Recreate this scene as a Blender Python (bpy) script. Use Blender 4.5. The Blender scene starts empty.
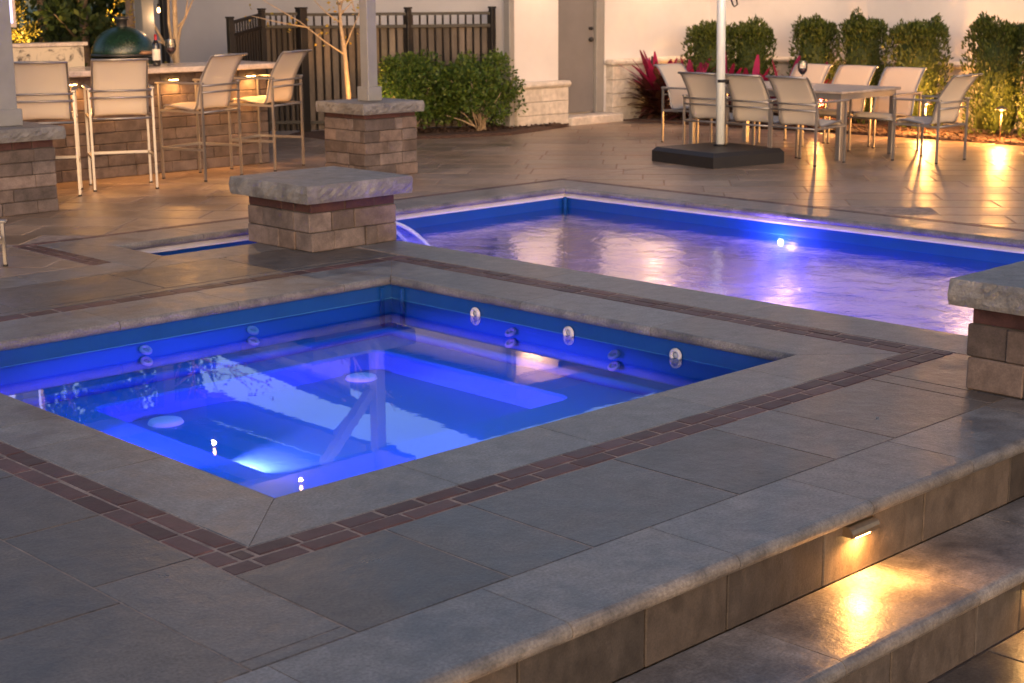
import bpy, math, random
from mathutils import Vector, Matrix
PI = math.pi
R = math.radians
rnd = random.Random(7)
scene = bpy.context.scene
col = scene.collection

# ------------------------------------------------------------------ materials
def new_mat(name):
    m = bpy.data.materials.new(name); m.use_nodes = True
    nt = m.node_tree; nt.nodes.clear()
    out = nt.nodes.new('ShaderNodeOutputMaterial')
    return m, nt, out

def nd(nt, typ, **kw):
    n = nt.nodes.new(typ)
    for k, v in kw.items():
        if k.startswith('i_'):
            key = k[2:].replace('_', ' ')
            n.inputs[key].default_value = v
        else:
            setattr(n, k, v)
    return n

def principled(nt, out, base=(.5, .5, .5), rough=.5, metal=0., spec=.5):
    b = nt.nodes.new('ShaderNodeBsdfPrincipled')
    b.inputs['Base Color'].default_value = (*base, 1)
    b.inputs['Roughness'].default_value = rough
    b.inputs['Metallic'].default_value = metal
    b.inputs['Specular IOR Level'].default_value = spec
    nt.links.new(b.outputs[0], out.inputs[0])
    return b

def simple(name, base, rough=.5, metal=0., spec=.5, var=.12, scale=9., bump=.0, bscale=60.):
    """colour with a mottled variation and optional fine bump"""
    m, nt, out = new_mat(name)
    b = principled(nt, out, base, rough, metal, spec)
    tc = nd(nt, 'ShaderNodeTexCoord')
    if var > 0:
        n = nd(nt, 'ShaderNodeTexNoise', i_Scale=scale, i_Detail=5., i_Roughness=.65)
        nt.links.new(tc.outputs['Object'], n.inputs['Vector'])
        cr = nd(nt, 'ShaderNodeValToRGB')
        cr.color_ramp.elements[0].position = .3; cr.color_ramp.elements[1].position = .7
        cr.color_ramp.elements[0].color = (*[c * (1 - var) for c in base], 1)
        cr.color_ramp.elements[1].color = (*[min(1, c * (1 + var)) for c in base], 1)
        nt.links.new(n.outputs['Fac'], cr.inputs['Fac'])
        nt.links.new(cr.outputs['Color'], b.inputs['Base Color'])
    if bump > 0:
        n2 = nd(nt, 'ShaderNodeTexNoise', i_Scale=bscale, i_Detail=4.)
        nt.links.new(tc.outputs['Object'], n2.inputs['Vector'])
        bp = nd(nt, 'ShaderNodeBump', i_Strength=bump, i_Distance=.01)
        nt.links.new(n2.outputs['Fac'], bp.inputs['Height'])
        nt.links.new(bp.outputs[0], b.inputs['Normal'])
    return m

def stone(name, base, rough=(.3, .5), blotch=.25, blotch_scale=2.2, fine=.12, bump=.25, bdist=.006, spec=.5, streak=(1, 1, 1), tone2=None):
    """cast-stone paving: per-piece tint attribute, cloudy blotches, fine grain, uneven gloss and a slightly wavy face"""
    m, nt, out = new_mat(name)
    b = principled(nt, out, base, .4, 0, spec)
    L = nt.links.new
    tc = nd(nt, 'ShaderNodeTexCoord')
    mp = nd(nt, 'ShaderNodeMapping'); mp.inputs['Scale'].default_value = streak
    L(tc.outputs['Object'], mp.inputs['Vector'])
    n1 = nd(nt, 'ShaderNodeTexNoise', i_Scale=blotch_scale, i_Detail=6., i_Roughness=.6, i_Distortion=.6)
    L(mp.outputs[0], n1.inputs['Vector'])
    n2 = nd(nt, 'ShaderNodeTexNoise', i_Scale=90., i_Detail=3., i_Roughness=.7)
    L(mp.outputs[0], n2.inputs['Vector'])
    n3 = nd(nt, 'ShaderNodeTexNoise', i_Scale=11., i_Detail=5., i_Roughness=.6)
    L(mp.outputs[0], n3.inputs['Vector'])
    cr = nd(nt, 'ShaderNodeValToRGB')
    e = cr.color_ramp.elements
    e[0].position = .32; e[1].position = .68
    t2 = tone2 if tone2 else tuple(min(1, c * (1 + blotch)) for c in base)
    e[0].color = (*[c * (1 - blotch) for c in base], 1); e[1].color = (*t2, 1)
    L(n1.outputs['Fac'], cr.inputs['Fac'])
    # fine grain multiplies
    mr = nd(nt, 'ShaderNodeMapRange'); mr.inputs['From Min'].default_value = .3; mr.inputs['From Max'].default_value = .7
    mr.inputs['To Min'].default_value = 1 - fine; mr.inputs['To Max'].default_value = 1 + fine
    L(n2.outputs['Fac'], mr.inputs['Value'])
    mr3 = nd(nt, 'ShaderNodeMapRange'); mr3.inputs['From Min'].default_value = .3; mr3.inputs['From Max'].default_value = .7
    mr3.inputs['To Min'].default_value = .78; mr3.inputs['To Max'].default_value = 1.2
    L(n3.outputs['Fac'], mr3.inputs['Value'])
    mul = nd(nt, 'ShaderNodeMath', operation='MULTIPLY')
    L(mr.outputs[0], mul.inputs[0]); L(mr3.outputs[0], mul.inputs[1])
    at = nd(nt, 'ShaderNodeAttribute', attribute_name='tint')
    v1 = nd(nt, 'ShaderNodeVectorMath', operation='MULTIPLY')
    L(cr.outputs['Color'], v1.inputs[0]); L(at.outputs['Color'], v1.inputs[1])
    v2 = nd(nt, 'ShaderNodeVectorMath', operation='SCALE')
    L(v1.outputs[0], v2.inputs[0]); L(mul.outputs[0], v2.inputs['Scale'])
    L(v2.outputs[0], b.inputs['Base Color'])
    rr = nd(nt, 'ShaderNodeMapRange'); rr.inputs['From Min'].default_value = .3; rr.inputs['From Max'].default_value = .7
    rr.inputs['To Min'].default_value = rough[0]; rr.inputs['To Max'].default_value = rough[1]
    L(n1.outputs['Fac'], rr.inputs['Value']); L(rr.outputs[0], b.inputs['Roughness'])
    ad = nd(nt, 'ShaderNodeMath', operation='ADD')
    sc = nd(nt, 'ShaderNodeMath', operation='MULTIPLY'); sc.inputs[1].default_value = .25
    L(n2.outputs['Fac'], sc.inputs[0]); L(n3.outputs['Fac'], ad.inputs[0]); L(sc.outputs[0], ad.inputs[1])
    bp = nd(nt, 'ShaderNodeBump', i_Strength=bump, i_Distance=bdist)
    L(ad.outputs[0], bp.inputs['Height']); L(bp.outputs[0], b.inputs['Normal'])
    return m

def emit(name, c, s):
    m, nt, out = new_mat(name)
    e = nd(nt, 'ShaderNodeEmission'); e.inputs[0].default_value = (*c, 1); e.inputs[1].default_value = s
    nt.links.new(e.outputs[0], out.inputs[0]); return m

def leafmat(name, c1, c2, c3, rough=.5, trans=.25):
    m, nt, out = new_mat(name)
    L = nt.links.new
    g = nd(nt, 'ShaderNodeNewGeometry')
    cr = nd(nt, 'ShaderNodeValToRGB'); e = cr.color_ramp.elements
    e[0].color = (*c1, 1); e[1].color = (*c3, 1); x = e.new(.5); x.color = (*c2, 1)
    L(g.outputs['Random Per Island'], cr.inputs['Fac'])
    b = nd(nt, 'ShaderNodeBsdfPrincipled'); b.inputs['Roughness'].default_value = rough
    b.inputs['Specular IOR Level'].default_value = .3
    t = nd(nt, 'ShaderNodeBsdfTranslucent')
    mx = nd(nt, 'ShaderNodeMixShader'); mx.inputs[0].default_value = trans
    L(cr.outputs[0], b.inputs['Base Color']); L(cr.outputs[0], t.inputs[0])
    L(b.outputs[0], mx.inputs[1]); L(t.outputs[0], mx.inputs[2]); L(mx.outputs[0], out.inputs[0])
    return m

def water(name, tint, wave, scale, rough=.02, stretch=(1, 1, 1), rot=0, gain=1.0):
    m, nt, out = new_mat(name); L = nt.links.new
    tc = nd(nt, 'ShaderNodeTexCoord'); mp = nd(nt, 'ShaderNodeMapping')
    mp.inputs['Scale'].default_value = stretch; mp.inputs['Rotation'].default_value = (0, 0, rot)
    L(tc.outputs['Object'], mp.inputs[0])
    n = nd(nt, 'ShaderNodeTexNoise', i_Scale=scale, i_Detail=4., i_Roughness=.6, i_Distortion=.8)
    L(mp.outputs[0], n.inputs['Vector'])
    n2 = nd(nt, 'ShaderNodeTexNoise', i_Scale=scale * .22, i_Detail=2.)
    L(mp.outputs[0], n2.inputs['Vector'])
    ad = nd(nt, 'ShaderNodeMath', operation='MULTIPLY_ADD'); ad.inputs[1].default_value = 2.2
    L(n2.outputs['Fac'], ad.inputs[0]); L(n.outputs['Fac'], ad.inputs[2])
    bp = nd(nt, 'ShaderNodeBump', i_Strength=1., i_Distance=wave)
    L(ad.outputs[0], bp.inputs['Height'])
    fr = nd(nt, 'ShaderNodeFresnel', i_IOR=1.33); L(bp.outputs[0], fr.inputs['Normal'])
    mr = nd(nt, 'ShaderNodeMath', operation='MULTIPLY', use_clamp=True); mr.inputs[1].default_value = gain
    L(fr.outputs[0], mr.inputs[0])
    t = nd(nt, 'ShaderNodeBsdfTransparent'); t.inputs[0].default_value = (*tint, 1)
    gl = nd(nt, 'ShaderNodeBsdfGlossy'); gl.inputs['Roughness'].default_value = rough
    L(bp.outputs[0], gl.inputs['Normal'])
    mx = nd(nt, 'ShaderNodeMixShader')
    L(mr.outputs[0], mx.inputs[0]); L(t.outputs[0], mx.inputs[1]); L(gl.outputs[0], mx.inputs[2])
    L(mx.outputs[0], out.inputs[0])
    return m

M = {}
M['slab'] = stone('bluestone_slab', (.064, .061, .063), (.26, .52), .32, 2.6, .42, .6, .008, .42, tone2=(.13, .112, .098))
M['coping'] = stone('coping_stone', (.12, .117, .122), (.3, .54), .32, 3.4, .38, .6, .008, .45, tone2=(.215, .198, .185))
M['farslab'] = stone('patio_slab', (.225, .158, .112), (.30, .48), .32, 1.6, .10, .4, .006, .6)
M['brick'] = stone('red_paver', (.085, .045, .044), (.4, .6), .3, 9., .15, .5, .006, .2)
M['mortar'] = stone('joint_sand', (.30, .22, .175), (.7, .9), .3, 14., .2, .6, .01, .2)
M['riser'] = stone('riser_block', (.062, .054, .05), (.5, .7), .25, 5., .25, .6, .006, .3, streak=(2, 2, 1.2))
M['block'] = stone('wall_block', (.125, .100, .094), (.6, .85), .3, 6., .16, .7, .008, .25)
M['redblock'] = stone('red_course', (.062, .03, .03), (.6, .8), .25, 9., .15, .6, .008, .25)
M['cap'] = stone('pillar_cap', (.17, .165, .165), (.45, .7), .32, 5., .18, .9, .02, .35)
M['blockgap'] = simple('block_joint', (.045, .038, .034), .95, bump=.3)
M['liner'] = simple('pool_liner', (.02, .10, .33), .25, spec=.5, var=.08, scale=1.5)
M['band'] = simple('painted_shade_band', (.005, .055, .24), .3, spec=.5, var=.1, scale=4.)  # darker blue paints in the wall the underwater lamps leave unlit
M['spa'] = simple('spa_shell', (.04, .20, .46), .3, spec=.5, var=.05, scale=2.)
M['white'] = simple('white_plastic', (.75, .76, .78), .35, var=.04)
M['ring'] = simple('jet_ring', (.55, .52, .55), .4, var=.1)
M['grey'] = simple('grey_plastic', (.35, .36, .38), .4, var=.04)
M['dark'] = simple('dark_plastic', (.014, .013, .015), .5, var=.1, bump=.2)
M['silver'] = simple('satin_aluminium', (.36, .34, .33), .38, .85, var=.05)
M['sling'] = simple('mesh_sling', (.58, .5, .42), .75, var=.06, scale=30., bump=.4, bscale=420.)
def mk_sling():
    m, nt, out = new_mat('mesh_sling'); L = nt.links.new
    b = nd(nt, 'ShaderNodeBsdfPrincipled'); b.inputs['Base Color'].default_value = (.74, .67, .58, 1); b.inputs['Roughness'].default_value = .7
    t = nd(nt, 'ShaderNodeBsdfTranslucent'); t.inputs[0].default_value = (.78, .70, .58, 1); tr = nd(nt, 'ShaderNodeBsdfTransparent')
    a = nd(nt, 'ShaderNodeMixShader'); a.inputs[0].default_value = .35; c = nd(nt, 'ShaderNodeMixShader'); c.inputs[0].default_value = .10
    L(b.outputs[0], a.inputs[1]); L(t.outputs[0], a.inputs[2]); L(a.outputs[0], c.inputs[1]); L(tr.outputs[0], c.inputs[2]); L(c.outputs[0], out.inputs[0])
    return m
M['sling'] = mk_sling()
M['counter'] = stone('granite_top', (.55, .47, .42), (.15, .25), .12, 14., .2, .05, .001, .5)
M['marble'] = None
M['post'] = simple('grey_post_paint', (.20, .205, .215), .55, var=.08, scale=5., bump=.08)
M['wall'] = simple('stucco_wall', (.62, .60, .60), .85, var=.06, scale=1.2, bump=.25, bscale=70.)
M['wall_grey'] = simple('grey_siding', (.35, .35, .37), .8, var=.06, scale=1.2, bump=.2, bscale=60.)
M['plinth'] = stone('limestone_plinth', (.55, .50, .44), (.7, .85), .12, 3., .06, .3, .004, .25)
M['door'] = simple('grey_door_paint', (.17, .165, .17), .4, var=.07, scale=3.)
M['frame'] = simple('grey_frame_paint', (.24, .235, .23), .45, var=.06)
M['fence'] = simple('bronze_fence', (.010, .008, .008), .5, var=.15)
M['board'] = simple('fence_board', (.24, .2, .17), .75, var=.22, scale=4., bump=.3)
M['soil'] = simple('mulch', (.07, .035, .022), .95, var=.5, scale=30., bump=1., bscale=50.)
M['bark'] = simple('bark', (.25, .17, .11), .8, var=.3, scale=20., bump=.6, bscale=60.)
M['palebark'] = simple('pale_bark', (.42, .32, .22), .75, var=.2, scale=20., bump=.5, bscale=60.)
M['lawn'] = simple('grass_ground', (.05, .08, .03), .9, var=.4, scale=3., bump=.6, bscale=30.)
M['roof'] = simple('roof_shingle', (.07, .065, .065), .8, var=.25, scale=12., bump=.4)
M['brass'] = simple('aged_brass', (.32, .24, .16), .35, .8, var=.15, scale=30.)
M['egg'] = simple('green_ceramic', (.010, .032, .024), .18, spec=.7, var=.3, scale=60., bump=.25, bscale=160.)
M['steel'] = simple('dark_steel', (.08, .08, .085), .35, .7, var=.1)
M['wood'] = simple('cedar_wood', (.30, .16, .09), .5, var=.2, scale=12.)
M['bottle'] = simple('bottle_glass', (.012, .01, .01), .08, spec=.8, var=0)
M['label'] = simple('paper_label', (.7, .66, .58), .7, var=.08, scale=40.)
M['foil'] = simple('red_foil', (.32, .02, .03), .3, .3, var=.05)
M['wine'] = simple('red_wine', (.06, .004, .008), .1, spec=.6, var=0)
M['tabletop'] = stone('table_stone', (.34, .28, .24), (.3, .45), .2, 6., .1, .2, .002, .5)
M['pole'] = simple('painted_pole', (.78, .84, .86), .3, .1, var=.04)
M['canvas'] = simple('umbrella_canvas', (.45, .4, .35), .85, var=.1, bump=.3)
M['soft'] = emit('soft_amber', (1, .5, .14), 5)
M['amber'] = emit('amber_lamp', (1, .55, .16), 26)
M['bulb'] = emit('warm_bulb', (1, .5, .16), 9)
M['led'] = emit('violet_led', (.62, .55, 1), 22)
M['led_spa'] = emit('spa_led', (.3, .35, 1), 8)
M['screen'] = emit('lit_screen', (.66, .60, 1.), .8)
M['box'] = leafmat('boxwood_leaf', (.03, .05, .010), (.06, .085, .016), (.10, .12, .025), .45, .2)
M['euon'] = leafmat('shrub_leaf', (.03, .065, .014), (.07, .12, .02), (.13, .17, .03), .4, .25)
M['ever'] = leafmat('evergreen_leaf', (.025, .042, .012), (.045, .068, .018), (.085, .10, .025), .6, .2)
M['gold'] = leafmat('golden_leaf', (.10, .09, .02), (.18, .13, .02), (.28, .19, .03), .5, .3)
M['yleaf'] = leafmat('yellow_leaf', (.30, .26, .04), (.42, .30, .05), (.55, .34, .06), .5, .35)
M['cordred'] = leafmat('red_cordyline', (.20, .012, .05), (.34, .02, .09), (.09, .008, .02), .35, .3)
M['corddark'] = leafmat('dark_cordyline', (.035, .02, .014), (.09, .018, .022), (.13, .06, .03), .35, .2)
M['pool_water'] = water('pool_water', (.62, .72, 1.), .006, 4., .10, (1, 1, 1), R(41), 2.2)
M['spa_water'] = water('spa_water', (.80, .92, 1.), .00028, 2.2, .006, gain=1.25)
def mk_marble():
    m, nt, out = new_mat('veined_stone'); L = nt.links.new
    b = principled(nt, out, (.5, .45, .38), .35)
    tc = nd(nt, 'ShaderNodeTexCoord')
    n = nd(nt, 'ShaderNodeTexNoise', i_Scale=7., i_Detail=9., i_Roughness=.7, i_Distortion=1.4)
    L(tc.outputs['Object'], n.inputs['Vector'])
    cr = nd(nt, 'ShaderNodeValToRGB'); e = cr.color_ramp.elements
    e[0].position = .33; e[0].color = (.06, .05, .05, 1); e[1].position = .47; e[1].color = (.55, .48, .38, 1)
    L(n.outputs['Fac'], cr.inputs[0]); L(cr.outputs[0], b.inputs['Base Color']); return m
M['marble'] = mk_marble()
def mk_fall():
    m, nt, out = new_mat('falling_water'); L = nt.links.new
    t = nd(nt, 'ShaderNodeBsdfTransparent'); b = nd(nt, 'ShaderNodeBsdfPrincipled')
    b.inputs['Base Color'].default_value = (.8, .85, .95, 1); b.inputs['Roughness'].default_value = .12
    b.inputs['Specular IOR Level'].default_value = 1.
    tc = nd(nt, 'ShaderNodeTexCoord'); n = nd(nt, 'ShaderNodeTexNoise', i_Scale=30., i_Detail=3.)
    L(tc.outputs['Object'], n.inputs[0])
    mr = nd(nt, 'ShaderNodeMapRange'); mr.inputs['To Min'].default_value = .25; mr.inputs['To Max'].default_value = .7
    L(n.outputs[0], mr.inputs[0])
    mx = nd(nt, 'ShaderNodeMixShader'); L(mr.outputs[0], mx.inputs[0]); L(t.outputs[0], mx.inputs[1]); L(b.outputs[0], mx.inputs[2])
    L(mx.outputs[0], out.inputs[0]); return m
M['fall'] = mk_fall()
def mk_glass():
    m, nt, out = new_mat('clear_glass'); L = nt.links.new
    t = nd(nt, 'ShaderNodeBsdfTransparent'); g = nd(nt, 'ShaderNodeBsdfGlossy'); g.inputs['Roughness'].default_value = .05
    f = nd(nt, 'ShaderNodeFresnel', i_IOR=1.6)
    ml = nd(nt, 'ShaderNodeMath', operation='MULTIPLY', use_clamp=True); ml.inputs[1].default_value = 2.
    L(f.outputs[0], ml.inputs[0])
    mx = nd(nt, 'ShaderNodeMixShader'); L(ml.outputs[0], mx.inputs[0]); L(t.outputs[0], mx.inputs[1]); L(g.outputs[0], mx.inputs[2])
    L(mx.outputs[0], out.inputs[0]); return m
M['glass'] = mk_glass()

# ------------------------------------------------------------------ mesh building
class MB:
    def __init__(s): s.v = []; s.f = []; s.t = []; s.sm = []
    def add(s, vs, fs, tint=None, smooth=False):
        o = len(s.v); s.v += [tuple(p) for p in vs]
        for f in fs:
            s.f.append(tuple(i + o for i in f)); s.t.append(tint or (1, 1, 1)); s.sm.append(smooth)
    def build(s, name, mat, parent=None):
        me = bpy.data.meshes.new(name); me.from_pydata(s.v, [], s.f); me.update()
        me.materials.append(mat)
        ca = me.color_attributes.new('tint', 'FLOAT_COLOR', 'CORNER')
        data = []
        for f, t in zip(s.f, s.t): data += [t[0], t[1], t[2], 1.] * len(f)
        ca.data.foreach_set('color', data)
        me.polygons.foreach_set('use_smooth', s.sm)
        o = bpy.data.objects.new(name, me); col.objects.link(o)
        if parent: o.parent = parent
        return o
    def box(s, x0, x1, y0, y1, z0, z1, bev=.0, tint=None, M4=None):
        if bev <= 0:
            v = [(x, y, z) for z in (z0, z1) for (x, y) in ((x0, y0), (x1, y0), (x1, y1), (x0, y1))]
            f = [(3, 2, 1, 0), (4, 5, 6, 7), (0, 1, 5, 4), (1, 2, 6, 5), (2, 3, 7, 6), (3, 0, 4, 7)]
        else:
            b = min(bev, (x1 - x0) / 2.2, (y1 - y0) / 2.2, (z1 - z0) / 2.2)
            v = []
            for (z, i) in ((z0, b), (z0 + b, 0), (z1 - b, 0), (z1, b)):
                for (x, y, sx, sy) in ((x0, y0, 1, 1), (x1, y0, -1, 1), (x1, y1, -1, -1), (x0, y1, 1, -1)):
                    # two verts per corner for vertical-edge chamfers
                    v.append((x + sx * (i if i else b) if sx * sy > 0 else x + sx * i, y + sy * i if sx * sy > 0 else y + sy * (i if i else b), z))
                    v.append((x + sx * i if sx * sy > 0 else x + sx * (i if i else b), y + sy * (i if i else b) if sx * sy > 0 else y + sy * i, z))
            f = []
            n = 8
            order = [1, 0, 3, 2, 5, 4, 7, 6]
            order = list(range(8))
            # order around: corner0: (b,0)?,(0,b)
            ring = []
            for k in range(4): ring += ([2 * k + 1, 2 * k] if k % 2 == 0 else [2 * k + 1, 2 * k])
            for l in range(3):
                for a in range(8):
                    p, q = ring[a], ring[(a + 1) % 8]
                    f.append((l * 8 + p, l * 8 + q, (l + 1) * 8 + q, (l + 1) * 8 + p))
            f.append(tuple(24 + p for p in ring)); f.append(tuple(reversed(ring)))
        if M4: v = [tuple(M4 @ Vector(p)) for p in v]
        s.add(v, f, tint)
    def tube(s, pts, r, n=8, caps=True, tint=None, smooth=True, sq=False):
        """tube through points; r scalar or list; sq = square profile"""
        pts = [Vector(p) for p in pts]; N = len(pts)
        if not hasattr(r, '__len__'): r = [r] * N
        if sq: n = 4; smooth = False
        v = []; up = Vector((0, 0, 1)); prev = None
        for i, p in enumerate(pts):
            d = (pts[min(i + 1, N - 1)] - pts[max(i - 1, 0)]).normalized()
            if prev is None:
                a = up if abs(d.z) < .9 else Vector((1, 0, 0))
                x = d.cross(a).normalized()
            else:
                x = (prev - d * prev.dot(d)).normalized()
            prev = x; y = d.cross(x)
            for k in range(n):
                an = 2 * PI * k / n + (PI / 4 if sq else 0)
                rr = r[i] * (1.414 if sq else 1)
                v.append(p + x * math.cos(an) * rr + y * math.sin(an) * rr)
        f = [(i * n + k, i * n + (k + 1) % n, (i + 1) * n + (k + 1) % n, (i + 1) * n + k) for i in range(N - 1) for k in range(n)]
        if caps: f += [tuple(reversed(range(n))), tuple((N - 1) * n + k for k in range(n))]
        s.add(v, f, tint, smooth)
    def lathe(s, prof, c=(0, 0, 0), n=24, tint=None):
        v = []; f = []
        for (r_, z) in prof:
            for k in range(n):
                a = 2 * PI * k / n; v.append((c[0] + r_ * math.cos(a), c[1] + r_ * math.sin(a), c[2] + z))
        for i in range(len(prof) - 1):
            for k in range(n): f.append((i * n + k, i * n + (k + 1) % n, (i + 1) * n + (k + 1) % n, (i + 1) * n + k))
        s.add(v, f, tint, True)
    def slab(s, poly, z0, z1, gap=.004, bev=.005, tint=None):
        """convex CCW polygon paver with a joint gap and a bevelled top"""
        a = inset(poly, gap); 
        if not a: return
        b = inset(poly, gap + bev)
        if not b: return
        n = len(a)
        if len(b) != n: return
        v = [(x, y, z0) for x, y in a] + [(x, y, z1 - bev * .7) for x, y in a] + [(x, y, z1) for x, y in b]
        f = [(i, (i + 1) % n, n + (i + 1) % n, n + i) for i in range(n)] + [(n + i, n + (i + 1) % n, 2 * n + (i + 1) % n, 2 * n + i) for i in range(n)]
        f.append(tuple(2 * n + i for i in range(n)))
        s.add(v, f, tint)

def inset(poly, d):
    n = len(poly); out = []
    area = 0
    for i in range(n):
        x0, y0 = poly[i]; x1, y1 = poly[(i + 1) % n]; area += x0 * y1 - x1 * y0
    if area < 0: poly = list(reversed(poly)); area = -area
    if area < .002: return None
    for i in range(n):
        p0 = Vector(poly[i - 1]); p1 = Vector(poly[i]); p2 = Vector(poly[(i + 1) % n])
        e1 = (p1 - p0); e2 = (p2 - p1)
        if e1.length < 1e-5 or e2.length < 1e-5: return None
        e1.normalize(); e2.normalize()
        n1 = Vector((-e1.y, e1.x)); n2 = Vector((-e2.y, e2.x))
        k = 1 + n1.dot(n2)
        if k < .15: return None
        q = p1 + (n1 + n2) * d / k
        out.append((q.x, q.y))
    # reject when an edge flipped
    for i in range(n):
        a = Vector(out[(i + 1) % n]) - Vector(out[i]); b = Vector(poly[(i + 1) % n]) - Vector(poly[i])
        if a.dot(b) <= 0: return None
    return out

def clip(poly, x0, x1, y0, y1):
    def cut(P, f, inter):
        o = []
        for i in range(len(P)):
            a, b = P[i], P[(i + 1) % len(P)]
            fa, fb = f(a), f(b)
            if fa >= 0: o.append(a)
            if (fa >= 0) != (fb >= 0):
                t = fa / (fa - fb); o.append((a[0] + (b[0] - a[0]) * t, a[1] + (b[1] - a[1]) * t))
        return o
    for f in (lambda p: p[0] - x0, lambda p: x1 - p[0], lambda p: p[1] - y0, lambda p: y1 - p[1]):
        if len(poly) < 3: return []
        poly = cut(poly, f, None)
    # drop near-duplicate points
    o = []
    for p in poly:
        if not o or (abs(p[0] - o[-1][0]) + abs(p[1] - o[-1][1])) > .004: o.append(p)
    if len(o) > 1 and (abs(o[0][0] - o[-1][0]) + abs(o[0][1] - o[-1][1])) <= .004: o.pop()
    return o if len(o) >= 3 else []

def tag(o, label=None, cat=None, group=None, kind=None):
    if label: o['label'] = label
    if cat: o['category'] = cat
    if group: o['group'] = group
    if kind: o['kind'] = kind
    return o
def empty(name, loc=(0, 0, 0), rz=0):
    o = bpy.data.objects.new(name, None); o.empty_display_size = .2; col.objects.link(o)
    o.location = loc; o.rotation_euler = (0, 0, rz); return o
def copy_tree(o, parent=None):
    c = o.copy(); col.objects.link(c)
    if parent: c.parent = parent
    for ch in list(o.children): copy_tree(ch, c)
    return c
def lamp(name, kind, loc, energy, color, parent=None, size=.05, rot=(0, 0, 0), spot=None, blend=.6, sizey=None, spread=None):
    d = bpy.data.lights.new(name, kind); d.energy = energy; d.color = color
    if kind == 'AREA':
        d.size = size
        if sizey: d.shape = 'RECTANGLE'; d.size_y = sizey
        if spread: d.spread = spread
    else: d.shadow_soft_size = size
    if kind == 'SPOT': d.spot_size = spot; d.spot_blend = blend
    o = bpy.data.objects.new(name, d); col.objects.link(o); o.location = loc; o.rotation_euler = rot
    if parent: o.parent = parent
    return o
AMB = (1, .42, .10)
def tint(v=.12, warm=0.):
    k = 1 + rnd.uniform(-v, v); w = rnd.uniform(-.05, .05) + warm
    return (k * (1 + w), k, k * (1 - w))

# ------------------------------------------------------------------ pool outlines (metres)
SPA = [(0, 0), (3.12, 0), (3.12, 3.12), (0, 3.12)]
POOL = [(4.11, -7), (7.20, -7), (7.20, 5.52), (2.54, 5.52), (2.54, 4.87), (4.11, 4.87)]
def offs(poly, ds):
    """offset outwards a rectilinear CCW polygon, ds = distance of each edge i -> i+1"""
    n = len(poly); out = []
    for i in range(n):
        p0 = Vector(poly[i - 1]); p1 = Vector(poly[i]); p2 = Vector(poly[(i + 1) % n])
        e1 = (p1 - p0).normalized(); e2 = (p2 - p1).normalized()
        n1 = Vector((e1.y, -e1.x)); n2 = Vector((e2.y, -e2.x))
        q = p1 + n1 * ds[i - 1] + n2 * ds[i]
        out.append((q.x, q.y))
    return out
def coping(poly, widths, joints, name, parent, th=.055):
    mb = MB(); n = len(poly)
    r_ = th / 2
    prof = []    # (fixed inner distance, z): from the back bottom to the nose to the outer top edge
    prof.append((.035, -th))
    for k in range(9):
        a = -PI / 2 + PI * k / 8
        prof.append((-math.cos(a) * r_ * .8 + .012, -th / 2 + math.sin(a) * r_))
    prof.append((.055, 0.0005))
    rings = [(offs(poly, [d] * n), z) for d, z in prof]
    rings.append((offs(poly, [w - .004 for w in widths]), 0))
    rings.append((offs(poly, widths), -.004)); rings.append((offs(poly, widths), -th))
    m = len(rings)
    for i in range(n):
        j = (i + 1) % n
        cuts = [0] + sorted(joints[i]) + [1]
        for c in range(len(cuts) - 1):
            t0, t1 = cuts[c], cuts[c + 1]
            L_ = (Vector(poly[j]) - Vector(poly[i])).length
            e = (Vector(poly[j]) - Vector(poly[i])).normalized()
            g = .0022
            v = []
            for (ring, z) in rings:
                a = Vector(ring[i]); b = Vector(ring[j])
                base = Vector(poly[i])
                def at(t):
                    if t == 0: return a + e * g
                    if t == 1: return b - e * g
                    s = L_ * t
                    q = base + e * s; 
                    nn = Vector((e.y, -e.x)); d = (a - base).dot(nn)
                    return q + nn * d
                p = at(t0) + (e * g if t0 > 0 else Vector((0, 0))); q = at(t1) - (e * g if t1 < 1 else Vector((0, 0)))
                v += [(p.x, p.y, z), (q.x, q.y, z)]
            f = [(2 * k, 2 * k + 2, 2 * k + 3, 2 * k + 1) for k in range(m - 1)] + [(2 * m - 2, 0, 1, 2 * m - 1)]
            f += [tuple(2 * k for k in range(m)), tuple(reversed([2 * k + 1 for k in range(m)]))]
            mb.add(v, f, tint(.1), False)
    o = mb.build(name, M['coping'], parent)
    return o

# ------------------------------------------------------------------ SETTING : ground, decks, paving
# lawn / terrain sheet with a pit cut out where the pools are
g = MB(); B = 400; z = -1.0
hx0, hx1, hy0, hy1 = -6, 18, -9, 20
for (a, b, c, d) in ((-B, B, -B, hy0), (-B, B, hy1, B), (-B, hx0, hy0, hy1), (hx1, B, hy0, hy1)):
    g.add([(a, c, z), (b, c, z), (b, d, z), (a, d, z)], [(0, 1, 2, 3)])
g.add([(hx0, hy0, -2.5), (hx1, hy0, -2.5), (hx1, hy1, -2.5), (hx0, hy1, -2.5)], [(0, 1, 2, 3)])
for (a, b) in (((hx0, hy0), (hx1, hy0)), ((hx1, hy0), (hx1, hy1)), ((hx1, hy1), (hx0, hy1)), ((hx0, hy1), (hx0, hy0))):
    g.add([(*a, -2.5), (*b, -2.5), (*b, z), (*a, z)], [(3, 2, 1, 0)])
tag(g.build('ground', M['lawn']), kind='structure')

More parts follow.
